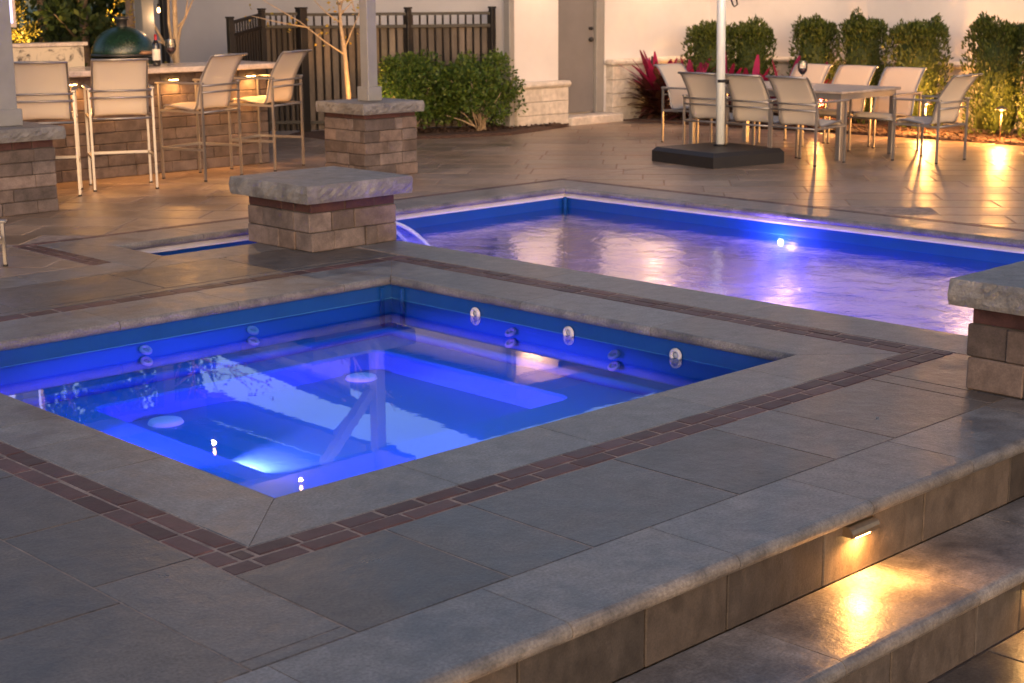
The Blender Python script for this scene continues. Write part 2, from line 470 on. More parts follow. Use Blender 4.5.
# joint-sand bed under all paving (top 8 mm under the slab faces)
bed = MB(); zb = -.0026
rects = [(-8, -.05, -1.40, 4.8), (-.05, 3.17, -1.40, -.05), (-.05, 3.17, 3.17, 4.8), (3.17, 4.06, -1.40, 4.8), (3.65, 4.06, -7, -1.40),
         (-8, 2.49, 4.8, 5.57), (-8, 15.4, 5.57, 16), (7.25, 15.4, -8, 5.57)]
for (a, b, c, d) in rects: bed.box(a, b, c, d, zb - .35, zb)
tag(bed.build('paving_bed', M['mortar']), kind='structure')

# near terrace slabs
sl = MB()
def row(x0, x1, y0, y1, cuts, axis='x', z=0, mb=sl, warm=0, v=.28):
    cs = sorted([c for c in cuts if (x0 if axis == 'x' else y0) < c < (x1 if axis == 'x' else y1)])
    lo, hi = (x0, x1) if axis == 'x' else (y0, y1)
    cs = [lo] + cs + [hi]
    for a, b in zip(cs, cs[1:]):
        if axis == 'x': P = [(a, y0), (b, y0), (b, y1), (a, y1)]
        else: P = [(x0, a), (x1, a), (x1, b), (x0, b)]
        mb.slab(P, z - .045, z + rnd.uniform(-.0005, .0008), .0035, .0028, tint(v, warm))
row(-.54, 3.09, -1.155, -.54, [.06, .43, 1.19, 1.79, 2.20, 2.96], v=.3)
row(-.90, -.54, -1.09, 3.72, [-.32, .27, .90, 1.62, 2.2, 2.9], 'y')
row(-.90, -.54, -1.155, -1.09, [], 'x')
row(-1.75, -.90, -1.155, 3.72, [-.49, .40, 1.1, 2.0, 2.9], 'y')
row(-2.6, -1.75, -1.155, 3.72, [-.9, .1, .9, 1.7, 2.6], 'y')
row(-5, -2.6, -1.155, 3.72, [-.5, .5, 1.5, 2.5], 'y')
row(-5, 3.68, 3.80, 4.51, [-3.9, -2.7, -1.4, -.2, .95, 1.9, 2.75, 3.3], v=.15)
row(3.09, 3.71, -1.7, -.54, [-1.0], 'y'); row(3.09, 3.71, -6.5, -1.7, [-2.4, -3.2, -4, -5], 'y')
row(-.9, 3.68, 3.715, 3.80, [], 'x')
tag(sl.build('deck_paving', M['slab']), kind='structure')

# long coping strip that runs left from the pool
st = MB(); row(-5, 2.16, 4.51, 4.87, [-3.8, -2.6, -1.5, -.4, .6, 1.45], mb=st)
tag(st.build('path_strip', M['coping']), kind='structure')

# far patio: long slabs laid at an angle
fp = MB(); ang = R(41); ca, sa = math.cos(ang), math.sin(ang)
regions = [(-8, 15.3, 6.03, 11.6), (7.68, 15.3, -8, 6.03), (-8, 1.99, 4.87, 6.03), (-8, 11.1, 11.6, 16)]
W_ = .46
i = -40
while i < 60:
    j0 = -30 + rnd.uniform(0, 1)
    while j0 < 30:
        ln = rnd.choice((.62, .92, .92, 1.22))
        # rows run perpendicular to direction (ca,sa)
        def T(a, b): return (a * ca - b * sa, a * sa + b * ca)
        P = [T(i * W_, j0), T((i + 1) * W_, j0), T((i + 1) * W_, j0 + ln), T(i * W_, j0 + ln)]
        cx = sum(p[0] for p in P) / 4; cy = sum(p[1] for p in P) / 4
        if -9 < cx < 16.5 and -9 < cy < 17:
            t = tint(.2, .02); dz = rnd.uniform(-.001, .001)
            for rg in regions:
                q = clip(P, *rg)
                if q: fp.slab(q, -.045, dz, .006, .005, t)
        j0 += ln
    i += 1
tag(fp.build('patio', M['farslab']), kind='structure')

# red paver borders
bb = MB()
def bricks(x0, x1, y0, y1, ln, axis, off=0, z=.0, v=.3):
    lo, hi = (x0, x1) if axis == 'x' else (y0, y1)
    p = lo - off * ln
    while p < hi:
        l2 = ln * rnd.uniform(.8, 1.15)
        a, b = max(p, lo), min(p + l2, hi)
        if b - a > .03:
            k = tint(v, .03)
            dz = rnd.uniform(-.001, .0015)
            P = [(a, y0), (b, y0), (b, y1), (a, y1)] if axis == 'x' else [(x0, a), (x1, a), (x1, b), (x0, b)]
            P = [(px + rnd.uniform(-.003, .003), py + rnd.uniform(-.003, .003)) for px, py in P]
            bb.slab(P, z - .05, z + dz, .0042, .006, k)
        p += l2
bw = .09
# spa border
bricks(-.54, 3.70, -.54, -.45, .20, 'x', .3); bricks(-.45, 3.70, -.45, -.36, .20, 'x', .75)
bricks(-.54, -.45, -.45, 3.71, .20, 'y', .2); bricks(-.45, -.36, -.36, 3.71, .20, 'y', .6)
bricks(3.52, 3.61, -.36, 3.59, .20, 'y', .1); bricks(3.61, 3.70, -.36, 3.59, .20, 'y', .55)
bricks(-.36, 3.70, 3.59, 3.71, .22, 'x', .4)
# thin line round the main pool's coping, and the double band by its left end
bricks(2.0, 7.68, 5.95, 6.03, .22, 'x', .4); bricks(7.60, 7.68, -7, 5.95, .22, 'y', .4)
bricks(2.0, 2.08, 4.87, 5.95, .2, 'y', .2); bricks(2.08, 2.16, 4.87, 5.95, .2, 'y', .7)
tag(bb.build('path_border', M['brick']), kind='structure')

# ------------------------------------------------------------------ spa
spa = empty('spa_pool', (0, 0, 0))
tag(spa, 'square blue lit spa basin with underwater bench and pale stone coping, nearest the camera', 'spa')
coping(SPA, [.36, .40, .47, .36], [[.18, .42, .66, .87], [.3, .62], [.12, .37, .62, .88], [.18, .50, .62, .77]], 'coping', spa)
WZ = -.15
sh = MB()
bx0, bx1, by0, by1 = .78, 2.72, 1.12, 2.78
zbn, zfl = -.35, -.465
def quad(mb, a, b, c, d, smooth=False): mb.add([a, b, c, d], [(0, 1, 2, 3)], None, smooth)
def walls(mb, poly, z0, z1, inward=True):
    n = len(poly)
    for i in range(n):
        a, b = poly[i], poly[(i + 1) % n]
        q = [(*a, z0), (*a, z1), (*b, z1), (*b, z0)]
        mb.add(q, [(0, 1, 2, 3)])
o_ = offs(SPA, [.035] * 4)
walls(sh, o_, zbn + .04, -.05)
wb = MB(); walls(wb, offs(SPA, [.0325] * 4), WZ + .004, -.052); wb.build('painted_shade_band', M['band'], spa)  # added band, its dark colour imitates the dim wall above the water
# rounded cove at the wall foot then bench
o2 = offs(SPA, [-.03] * 4)
for i in range(4):
    j = (i + 1) % 4
    quad(sh, (*o_[i], zbn + .04), (*o_[j], zbn + .04), (*o2[j], zbn), (*o2[i], zbn))
inn = [(bx0, by0), (bx1, by0), (bx1, by1), (bx0, by1)]
def rounded(x0, x1, y0, y1, r_, n=6):
    P = []
    for (cx, cy, a0) in ((x0 + r_, y0 + r_, PI), (x1 - r_, y0 + r_, 1.5 * PI), (x1 - r_, y1 - r_, 0), (x0 + r_, y1 - r_, .5 * PI)):
        for k in range(n + 1):
            a = a0 + PI / 2 * k / n; P.append((cx + r_ * math.cos(a), cy + r_ * math.sin(a)))
    return P
RI = rounded(bx0, bx1, by0, by1, .09); n7 = 7
# bench top: fans from each outer corner
for k in range(4):
    c_ = o2[k]; arc = RI[k * n7:(k + 1) * n7]
    for a, b in zip(arc, arc[1:]): sh.add([(*c_, zbn), (*b, zbn), (*a, zbn)], [(2, 1, 0)][::-1])
    nx = o2[(k + 1) % 4]; a = arc[-1]; b = RI[((k + 1) % 4) * n7]
    quad(sh, (*c_, zbn), (*nx, zbn), (*b, zbn), (*a, zbn))
lip = rounded(bx0 + .012, bx1 - .012, by0 + .012, by1 - .012, .08)
fl = rounded(bx0 + .03, bx1 - .03, by0 + .03, by1 - .03, .08)
N = len(RI)
for i in range(N):
    j = (i + 1) % N
    quad(sh, (*RI[i], zbn), (*RI[j], zbn), (*lip[j], zbn - .012), (*lip[i], zbn - .012))
    quad(sh, (*lip[i], zbn - .012), (*lip[j], zbn - .012), (*fl[j], zfl), (*fl[i], zfl))
sh.add([(*p, zfl) for p in fl], [tuple(range(N))])
shell = sh.build('shell', M['spa'], spa)
# seat ledge highlight strip along far wall and right wall
lg = MB()
lg.tube([(.05, 3.03, zbn + .02), (3.03, 3.03, zbn + .02), (3.03, .05, zbn + .02)], .03, 8)
lg.build('backrest_ridge', M['spa'], spa)
def disc_fit(name, loc, axis, r_, parent, lab=None):
    """jet: ring and recessed eye, axis 'x' or 'y' faces into the basin"""
    mb = MB(); mb.lathe([(r_ * .45, .004), (r_ * .55, .012), (r_ * .8, .016), (r_, .008), (r_, 0)], n=20)
    mb2 = MB(); mb2.lathe([(.0001, .008), (r_ * .28, .008), (r_ * .42, .003)], n=20)
    o = mb.build(name, M['ring'], parent); o.location = loc
    k_ = PI / 2 if r_ > .038 else R(32)
    o.rotation_euler = (0, -k_, 0) if axis == 'x' else (k_, 0, 0)
    e = mb2.build('jet_eye', M['grey'], o)
    return o
for y in (2.35, 1.57, .78): disc_fit('skimmer_jet', (3.145, y, -.135), 'x', .040, spa)
for y in (2.02, 1.20):
    for z in (-.20, -.265): disc_fit('massage_jet', (3.12, y, z), 'x', .036, spa)
for x in (2.06, 1.34):
    for z in (-.19, -.255): disc_fit('massage_jet', (x, 3.12, z), 'y', .036, spa)
for (x, y) in ((2.47, 2.62), (1.13, 2.60)):
    mb = MB(); mb.lathe([(.0001, .022), (.07, .02), (.088, .015), (.095, .0)], n=28)
    o = mb.build('drain_cover', M['white'], spa); o.location = (x, y, zfl)
# corner seam pieces of the liner
for (x, y) in ((3.06, 3.13), (3.13, 3.02)):
    s_ = MB(); s_.box(x - .012, x + .012, y - .006, y + .012, zbn + .04, -.07); s_.build('corner_seam', M['band'], spa)
# led lamps under the bench lip
def pool_lamp(parent, loc, rz, e, c, mat, r_=.05, spot=150, tilt=0):
    mb = MB(); mb.lathe([(.0001, .012), (r_ * .7, .012), (r_, .0)], n=18)
    o = mb.build('led_lens', mat, parent); o.location = loc; o.rotation_euler = (PI / 2, 0, rz)
    d = Vector((math.sin(rz), -math.cos(rz), 0))
    return lamp('led_or_fill', 'SPOT', (loc[0] + d.x * .05, loc[1] + d.y * .05, loc[2]), e, c, parent, .03, (R(90 + tilt), 0, rz + PI), R(spot), .15 if spot < 120 else 1.)
pool_lamp(spa, (bx0 + .022, 1.62, -.415), PI / 2, 46, (1, .34, 1), M['led_spa'], .03, 95, -42)
pool_lamp(spa, (.0, 1.9, -.24), PI / 2, 190, (.20, .05, 1), M['led_spa'], .03, 100, -46)
pool_lamp(spa, (1.3, .0, -.24), PI, 175, (.20, .05, 1), M['led_spa'], .03, 100, -46)
lamp('led_or_fill', 'AREA', (1.75, 1.95, WZ - .012), 4.5, (.03, .34, 1), spa, 2.6, (0, 0, 0))  # added fill without a fixture, stands in for light scattered in the water
w = MB(); w.add([(-.04, -.04, WZ), (3.16, -.04, WZ), (3.16, 3.16, WZ), (-.04, 3.16, WZ)], [(0, 1, 2, 3)])
tag(w.build('spa_water', M['spa_water']), kind='structure')

# ------------------------------------------------------------------ main pool
pool = empty('swimming_pool', (5.6, 2, 0))
tag(pool, 'long blue swimming pool with white rim strip and violet underwater light beyond the spa', 'swimming pool')
pi_ = pool
def P_(mb, name, mat): 
    o = mb.build(name, mat, pool); o.location = (-5.6, -2, 0); return o
cp = coping(POOL, [.36, .40, .43, .38, .36, .40], [[], [.12 + .085 * k for k in range(10)], [.2, .42, .64, .84], [], [], [.08 + .13 * k for k in range(7)]], 'coping', pool)
cp.location = (-5.6, -2, 0)
lm = MB(); PZ = -.19
p1 = offs(POOL, [.045] * 6)
walls(lm, p1, -1.3, -.095)
lm.add([(*p, -1.3) for p in p1], [tuple(range(6))])
P_(lm, 'liner', M['liner'])
wb = MB(); walls(wb, offs(POOL, [.0425] * 6), PZ + .002, -.097); P_(wb, 'painted_shade_band', M['band'])  # same added band round the pool, dimness painted into its colour
rm = MB(); p2 = offs(POOL, [.040] * 6)
walls(rm, p2, -.098, -.056)
p3 = offs(POOL, [.018] * 6)
for i in range(6):
    j = (i + 1) % 6
    quad(rm, (*p2[i], -.098), (*p2[j], -.098), (*p3[j], -.098), (*p3[i], -.098))
    quad(rm, (*p3[i], -.098), (*p3[j], -.098), (*p3[j], -.085), (*p3[i], -.085))
    quad(rm, (*p3[i], -.085), (*p3[j], -.085), (*p2[j], -.06), (*p2[i], -.06))
P_(rm, 'rim_strip', M['ring'])
s_ = MB(); s_.tube([(7.215, 5.535, -.9), (7.215, 5.535, -.09)], .022, 8); P_(s_, 'corner_seam', M['band'])
pl = pool_lamp(pool, (7.23 - 5.6, 3.1 - 2, -.25), -PI / 2, 420, (.20, .10, 1), M['led'], .03, 150, -45)
lamp('led_or_fill', 'AREA', (5.66 - 5.6, .5 - 2, PZ - .012), 110, (.5, .15, 1), pool, 3.0, (0, 0, 0), sizey=10)  # added fill over the whole pool for a violet cast, no fixture here
lamp('led_halo', 'POINT', (7.23 - 5.6 - .12, 3.1 - 2, -.30), 16, (.42, .22, 1), pool, .03)
pool_lamp(pool, (7.23 - 5.6, -1.2 - 2, -.5), -PI / 2, 260, (.20, .10, 1), M['led'], .03, 150, -45)
w = MB(); 
for (a, b, c, d) in ((4.07, 7.24, -7.04, 5.56), (2.50, 4.07, 4.83, 5.56)):
    w.add([(a, c, PZ), (b, c, PZ), (b, d, PZ), (a, d, PZ)], [(0, 1, 2, 3)])
tag(w.build('pool_water', M['pool_water']), kind='structure')

# ------------------------------------------------------------------ steps
def cap_run(name, y_in, y_out, z, joints, x0, x1, label):
    """tread with a rounded nose facing -y"""
    mb = MB(); th = .06; r_ = th / 2
    cs = [x0] + joints + [x1]
    for a, b in zip(cs, cs[1:]):
        a2, b2 = a + .002, b - .002
        prof = [(y_in, z - th), (y_in, z - .003), (y_in - .003, z)]
        prof.append((y_out + .05, z))
        for k in range(10):
            an = PI / 2 + PI * k / 9
            prof.append((y_out + r_ + math.cos(an) * r_, z - r_ + math.sin(an) * r_))
        m = len(prof); v = []
        for (y, zz) in prof: v += [(a2, y, zz), (b2, y, zz)]
        f = [(2 * k, 2 * k + 1, 2 * k + 3, 2 * k + 2) for k in range(m - 1)] + [(2 * m - 2, 2 * m - 1, 1, 0)]
        f += [tuple(reversed([2 * k for k in range(m)])), tuple(2 * k + 1 for k in range(m))]
        mb.add(v, f, tint(.1))
    return mb
mb = cap_run('', -1.155, -1.54, 0, [-2.4, -1.6, -.85, -.07, .70, 1.46, 2.14, 2.9], -5, 3.6, '')
tag(mb.build('terrace_step', M['coping']), kind='structure')
def riser_run(name, y, z0, z1, joints, x0, x1, tints=None):
    mb = MB(); cs = [x0] + joints + [x1]
    for k, (a, b) in enumerate(zip(cs, cs[1:])):
        mb.box(a + .003, b - .003, y, y + .12, z0, z1, .004, tints[k % len(tints)] if tints else tint(.2, .02))
    return tag(mb.build(name, M['riser']), kind='structure')
riser_run('step_riser', -1.5, -.2645, -.06, [-1.9, -1.3, -.8, -.25, .29, .69, 1.22, 1.86, 2.5, 3.1], -5, 3.6, [(.9, .9, .9), (1.1, 1.08, 1), (.8, .8, .82), (1, .98, .95), (.75, .75, .75), (1.0, .95, .9), (.72, .7, .7), (1.35, 1.25, 1.1), (1.3, 1.2, 1.08), (.7, .68, .66), (.95, .9, .9)])
mb = cap_run('', -1.50, -1.91, -.265, [-3, -2.1, -1.4, -.8, 0.02, .76, 1.565, 2.3, 3.1], -5, 6, '')
tag(mb.build('lower_step', M['coping']), kind='structure')
riser_run('lower_riser', -1.87, -.53, -.325, [-1.5, -.7, .1, .55, 1.08, 1.62, 1.93, 2.5, 3.1, 3.8], -5, 6, None)
# lower terrace
lt = MB()
lo = MB(); lo.box(-8, 9, -9, -1.75, -.9, -.542); tag(lo.build('lower_terrace_bed', M['mortar']), kind='structure')
y0 = -1.87; k = 0
while y0 > -6:
    row(-5, 6, y0 - .6, y0, [(-4.6 + .9 * i + (.45 if k % 2 else 0)) for i in range(14)], z=-.53, mb=lt); y0 -= .6; k += 1
tag(lt.build('lower_terrace', M['slab']), kind='structure')

def step_light(x, y, z, label, e=2.8):
    t = empty('step_light', (x, y, z))
    tag(t, label, 'step light', 'step lights')
    mb = MB(); n = 8; v = []
    prof = [(0, .018), (-.02, .016), (-.036, .006), (-.042, -.006), (-.042, -.02), (0, -.02)]
    for xx in (-.085, .085): v += [(xx, p[0], p[1]) for p in prof]
    m = len(prof)
    f = [(i, m + i, m + (i + 1) % m, (i + 1) % m) for i in range(m)] + [tuple(range(m)), tuple(reversed(range(m, 2 * m)))]
    mb.add(v, f); mb.build('housing', M['brass'], t)
    l = MB(); l.box(-.055, .035, -.036, -.004, -.027, -.0205); l.build('lens', M['amber'], t)
    lamp('glow', 'AREA', (0, -.034, -.032), e, AMB, t, .08, (R(-22), 0, 0), sizey=.03)
    return t
step_light(1.415, -1.5, -.085, 'small brass step light under the top step nosing, glowing amber on the tread')
step_light(-.62, -1.5, -.085, 'brass step light under the top step nosing near the bottom edge of the view')
step_light(2.02, -1.87, -.35, 'brass step light on the lower riser, nearest the right edge', .45)

# ------------------------------------------------------------------ brick pillars
def block_wall(mb, x0, x1, y0, y1, z0, courses, h, lens, seed, jit=.009, v=.33, warm=0.02):
    """courses of chiselled blocks round a rectangle, each block a bevelled box"""
    q = random.Random(seed); d = .185
    for c in range(courses):
        za, zb_ = z0 + c * h + .002, z0 + (c + 1) * h - .002
        for side in range(4):
            L_ = (x1 - x0) if side in (0, 2) else (y1 - y0)
            # corner blocks alternate
            off = d if c % 2 else 0
            s0 = off; s1 = L_ - (0 if c % 2 else d)
            p = s0
            while p < s1 - .01:
                l_ = q.choice(lens); e = min(p + l_, s1)
                if s1 - e < .07: e = s1
                k = 1 + q.uniform(-v, v); ww = q.uniform(-.04, .05) + warm
                t = (k * (1 + ww), k, k * (1 - ww))
                j = q.uniform(0, jit)
                if side == 0: mb.box(x0 + p + .0025, x0 + e - .0025, y0 - j, y0 + d, za, zb_, .006, t)
                elif side == 1: mb.box(x1 - d, x1 + j, y0 + p + .0025, y0 + e - .0025, za, zb_, .006, t)
                elif side == 2: mb.box(x1 - e + .0025, x1 - p - .0025, y1 - d, y1 + j, za, zb_, .006, t)
                else: mb.box(x0 - j, x0 + d, y1 - e + .0025, y1 - p - .0025, za, zb_, .006, t)
                p = e
def rough_cap(x0, x1, y0, y1, z0, z1, seed, amp=.006):
    """thick slab with rock-faced sides"""
    q = random.Random(seed); mb = MB()
    nx = max(6, int((x1 - x0) / .035)); ny = max(6, int((y1 - y0) / .035)); nz = 5
    per = [(x0 + (x1 - x0) * i / nx, y0, 0, -1) for i in range(nx)] + [(x1, y0 + (y1 - y0) * i / ny, 1, 0) for i in range(ny)] + \
          [(x1 - (x1 - x0) * i / nx, y1, 0, 1) for i in range(nx)] + [(x0, y1 - (y1 - y0) * i / ny, -1, 0) for i in range(ny)]
    Np = len(per); v = []
    for k in range(nz + 1):
        t = k / nz; bulge = math.sin(PI * t) ** .6
        for (x, y, ax, ay) in per:
            a = (q.uniform(-1, 1) * amp * bulge) + .012 * bulge - .006
            v.append((x + ax * a, y + ay * a, z0 + (z1 - z0) * t + (q.uniform(-.003, .003) if 0 < k < nz else (q.uniform(-.0015, .0) if k else 0))))
    f = [(k * Np + i, k * Np + (i + 1) % Np, (k + 1) * Np + (i + 1) % Np, (k + 1) * Np + i) for k in range(nz) for i in range(Np)]
    f += [tuple(nz * Np + i for i in range(Np)), tuple(reversed(range(Np)))]
    mb.add(v, f, None, False); return mb
def pillar(name, x0, x1, y0, y1, courses, h, capz, capt, seed, label, ov=.07):
    t = empty(name, ((x0 + x1) / 2, (y0 + y1) / 2, 0)); loc = (-(x0 + x1) / 2, -(y0 + y1) / 2, 0)
    tag(t, label, 'stone pillar', 'block pillars around the pools')
    mb = MB(); block_wall(mb, x0, x1, y0, y1, 0, courses, h, (.2, .28, .38), seed)
    o = mb.build('block_body', M['block'], t); o.location = loc
    core = MB(); core.box(x0 + .012, x1 - .012, y0 + .012, y1 - .012, 0.001, capz - .001); o = core.build('mortar_core', M['blockgap'], t); o.location = loc
    rz = courses * h
    mb = MB(); block_wall(mb, x0 + .008, x1 - .008, y0 + .008, y1 - .008, rz, 1, capz - rz, (.3, .4), seed + 1, .004, .15)
    o = mb.build('red_course', M['redblock'], t); o.location = loc
    o = rough_cap(x0 - ov, x1 + ov, y0 - ov, y1 + ov, capz, capz + capt, seed + 2).build('cap_stone', M['cap'], t); o.location = loc
    return t
pillar('stone_pillar', 3.32, 4.09, 4.215, 4.97, 2, .135, .350, .125, 3, 'low stone pillar with rough slab cap between the spa and the pool, water spilling from it', .085)
pillar('stone_pillar', 3.11, 3.95, -1.78, -.94, 2, .150, .385, .120, 13, 'reddish stone pillar cut by the right edge beside the steps', .07)
pillar('stone_pillar', 2.38, 3.155, 7.485, 8.24, 5, .106, .60, .105, 23, 'stone pillar at the left edge in front of the bar stools, carrying a grey post', .07)
pillar('stone_pillar', 6.37, 7.03, 7.41, 8.05, 5, .113, .615, .105, 33, 'taller stone pillar behind the spa pillar carrying a grey square post', .055)

# water arc from the pillar spout
wf = MB(); v = []; n = 14
for i in range(n + 1):
    t = i / n
    x = 4.06 + .62 * t; z = .10 + .10 * t - .40 * t * t
    for s in (-1, 0, 1):
        v.append((x, 4.58 + s * (.10 + .03 * t) + .02 * t, z + (.006 if s == 0 else 0)))
f = [(i * 3 + k, i * 3 + k + 1, i * 3 + k + 4, i * 3 + k + 3) for i in range(n) for k in range(2)]
wf.add(v, f, None, True)
for s in (-1, 1): wf.tube([(4.06 + .62 * (i / n), 4.58 + s * (.10 + .03 * i / n) + .02 * i / n, .10 + .10 * i / n - .40 * (i / n) ** 2) for i in range(n + 1)], .016, 8)
wo = wf.build('waterfall', M['fall']); tag(wo, 'thin arc of water pouring from the spa pillar into the pool', 'waterfall')

# ------------------------------------------------------------------ pergola
pg = empty('pergola', (0, 0, 0)); tag(pg, 'grey painted pergola on square posts over the bar', 'pergola')
for (x, y, zb_, w_) in ((2.90, 7.80, .705, .075), (6.70, 7.73, .720, .060), (6.15, 10.95, 0, .075), (2.77, 10.95, 0, .075)):
    mb = MB(); mb.box(x - w_, x + w_, y - w_, y + w_, zb_ + .004, 2.6, .006); o = mb.build('post', M['post'], pg)
    mb = MB(); k = w_ + .028; mb.box(x - k, x + k, y - k, y + k, zb_ + .002, zb_ + .14, .006); mb.build('base_trim', M['post'], o)
for y in (7.8, 10.95):
    mb = MB(); mb.box(2.2, 6.95, y - .07, y + .07, 2.6, 2.85, .006); mb.build('beam', M['post'], pg)
for x in (2.90, 6.70):
    for (ya, yb) in ((7.2, 7.728), (7.872, 10.878), (11.022, 11.5)):
        mb = MB(); mb.box(x - .06, x + .06, ya, yb, 2.55, 2.84, .006); mb.build('beam', M['post'], pg)
    mb = MB(); mb.tube([(x, 7.78, 1.95), (x, 8.42, 2.56)], .045, sq=True); mb.build('brace', M['post'], pg)
    s_ = 1 if x < 4 else -1
    mb = MB(); mb.tube([(x + s_ * .04, 7.78, 1.95), (x + s_ * .68, 7.78, 2.61)], .045, sq=True); mb.build('brace', M['post'], pg)
for k in range(8):
    x = 2.4 + k * .58; mb = MB(); mb.box(x - .025, x + .025, 7.2, 11.5, 2.852, 3.0, .004); mb.build('rafter', M['post'], pg)
mb = MB(); mb.box(2.2, 6.95, 7.2, 11.5, 3.003, 3.06, .004); mb.build('roof_panel', M['roof'], pg)

def pendant(x, y, z, label, e):
    t = empty('pendant_bulb', (x, y, z)); tag(t, label, 'lamp', 'pergola pendant bulbs')
    mb = MB(); mb.lathe([(.0001, -.035), (.012, -.03), (.017, -.015), (.015, .0), (.010, .02)], n=14); mb.build('bulb', M['bulb'], t)
    mb = MB(); mb.tube([(0, 0, .02), (0, 0, .06)], .016, 10); mb.tube([(0, 0, .06), (0, 0, 2.85 - z)], .003, 5); mb.build('socket_cord', M['dark'], t)
    lamp('glow', 'POINT', (0, 0, -.09), e, (1, .56, .26), t, .014)
pendant(3.7, 8.3, 2.45, 'warm pendant bulb under the pergola above the left end stool', 2.5)
pendant(5.2, 8.5, 2.45, 'warm pendant bulb under the pergola above the middle of the bar', 14)
pendant(5.42, 7.35, 2.62, 'warm pendant bulb at the front edge of the pergola roof', 8)
pendant(6.24, 10.8, 1.60, 'small warm bulb hanging by the rear post behind the grill', .7)

# ------------------------------------------------------------------ bar
bar = empty('bar_counter', (4.3, 9.3, 0)); tag(bar, 'outdoor bar of brown blocks with pale stone top and veined rear ledge', 'bar')
def PB(mb, name, mat): o = mb.build(name, mat, bar); o.location = (-4.3, -9.3, 0); return o
mb = MB(); block_wall(mb, 1.0, 6.58, 9.30, 9.86, 0, 9, .111, (.3, .4, .52), 51, .004, .2); PB(mb, 'block_wall', M['block'])
mb = MB(); mb.box(1.012, 6.568, 9.312, 9.848, .001, 1.0); PB(mb, 'mortar_core', M['blockgap'])
mb = MB(); mb.box(.9, 6.72, 9.10, 9.98, 1.002, 1.055, .008); PB(mb, 'counter_top', M['counter'])
mb = MB(); mb.box(1.0, 4.86, 9.99, 10.16, .9, 1.26, .004); PB(mb, 'rear_ledge', M['marble'])
mb = MB(); mb.box(.96, 4.90, 9.97, 10.20, 1.262, 1.30, .006); PB(mb, 'ledge_cap', M['counter'])
for x in (2.35, 3.55, 4.30, 4.65, 5.42, 5.95, 6.35):
    t = empty('bar_light', (x, 9.27, .94)); tag(t, 'small brass light under the bar top', 'bar light', 'lights under the bar top')
    t['label'] = {2.35: 'brass light under the bar top, leftmost of the row', 3.55: 'brass light under the bar top behind the far left stool', 4.30: 'brass light under the bar top behind the second stool', 4.65: 'brass light under the bar top to the right of the second stool', 5.42: 'brass light under the bar top behind the third stool', 5.95: 'brass light under the bar top left of the end stool', 6.35: 'brass light under the bar top behind the end stool'}[x]
    mb = MB(); mb.box(-.06, .06, -.04, .0, -.012, .014, .004); mb.build('housing', M['brass'], t)
    mb = MB(); mb.box(-.045, .045, -.034, -.006, -.018, -.0125); mb.build('lens', M['amber'], t)
    lamp('glow', 'AREA', (0, -.045, -.012), 1.9, AMB, t, .09, (R(-25), 0, 0), sizey=.03)

# ------------------------------------------------------------------ sling furniture
def sling_sheet(path, hw, th=.006, nseg=8):
    """cloth stretched between two rails following path [(x,z)], sagging slightly between them"""
    mb = MB(); v = []
    n = len(path); K = nseg
    for side in (0, 1):
        for i, (x, z) in enumerate(path):
            p0 = Vector((path[max(i - 1, 0)][0], path[max(i - 1, 0)][1])); p1 = Vector((path[min(i + 1, n - 1)][0], path[min(i + 1, n - 1)][1]))
            d = (p1 - p0).normalized(); nn = Vector((-d.y, d.x))
            for k in range(K + 1):
                u = -1 + 2 * k / K; sag = -.012 * (1 - u * u)
                o = sag + (th if side else 0)
                v.append((x + nn.x * o, u * hw, z + nn.y * o))
    S = n * (K + 1); f = []
    for i in range(n - 1):
        for k in range(K):
            a = i * (K + 1) + k
            f.append((a, a + 1, a + K + 2, a + K + 1)); f.append((S + a + K + 1, S + a + K + 2, S + a + 1, S + a))
    for i in range(n - 1):
        a = i * (K + 1); f.append((a, a + K + 1, S + a + K + 1, S + a)); a += K; f.append((S + a, S + a + K + 1, a + K + 1, a))
    for k in range(K):
        f.append((S + k, S + k + 1, k + 1, k)); a = (n - 1) * (K + 1) + k; f.append((a, a + 1, S + a + 1, S + a))
    mb.add(v, f, None, True); return mb
def smooth_path(P, m=5):
    o = []
    n = len(P)
    for i in range(n - 1):
        p0 = P[max(i - 1, 0)]; p1 = P[i]; p2 = P[i + 1]; p3 = P[min(i + 2, n - 1)]
        for k in range(m):
            t = k / m
            o.append(tuple(.5 * ((2 * b) + (-a + c) * t + (2 * a - 5 * b + 4 * c - d) * t * t + (-a + 3 * b - 3 * c + d) * t ** 3) for a, b, c, d in zip(p0, p1, p2, p3)))
    o.append(P[-1]); return o
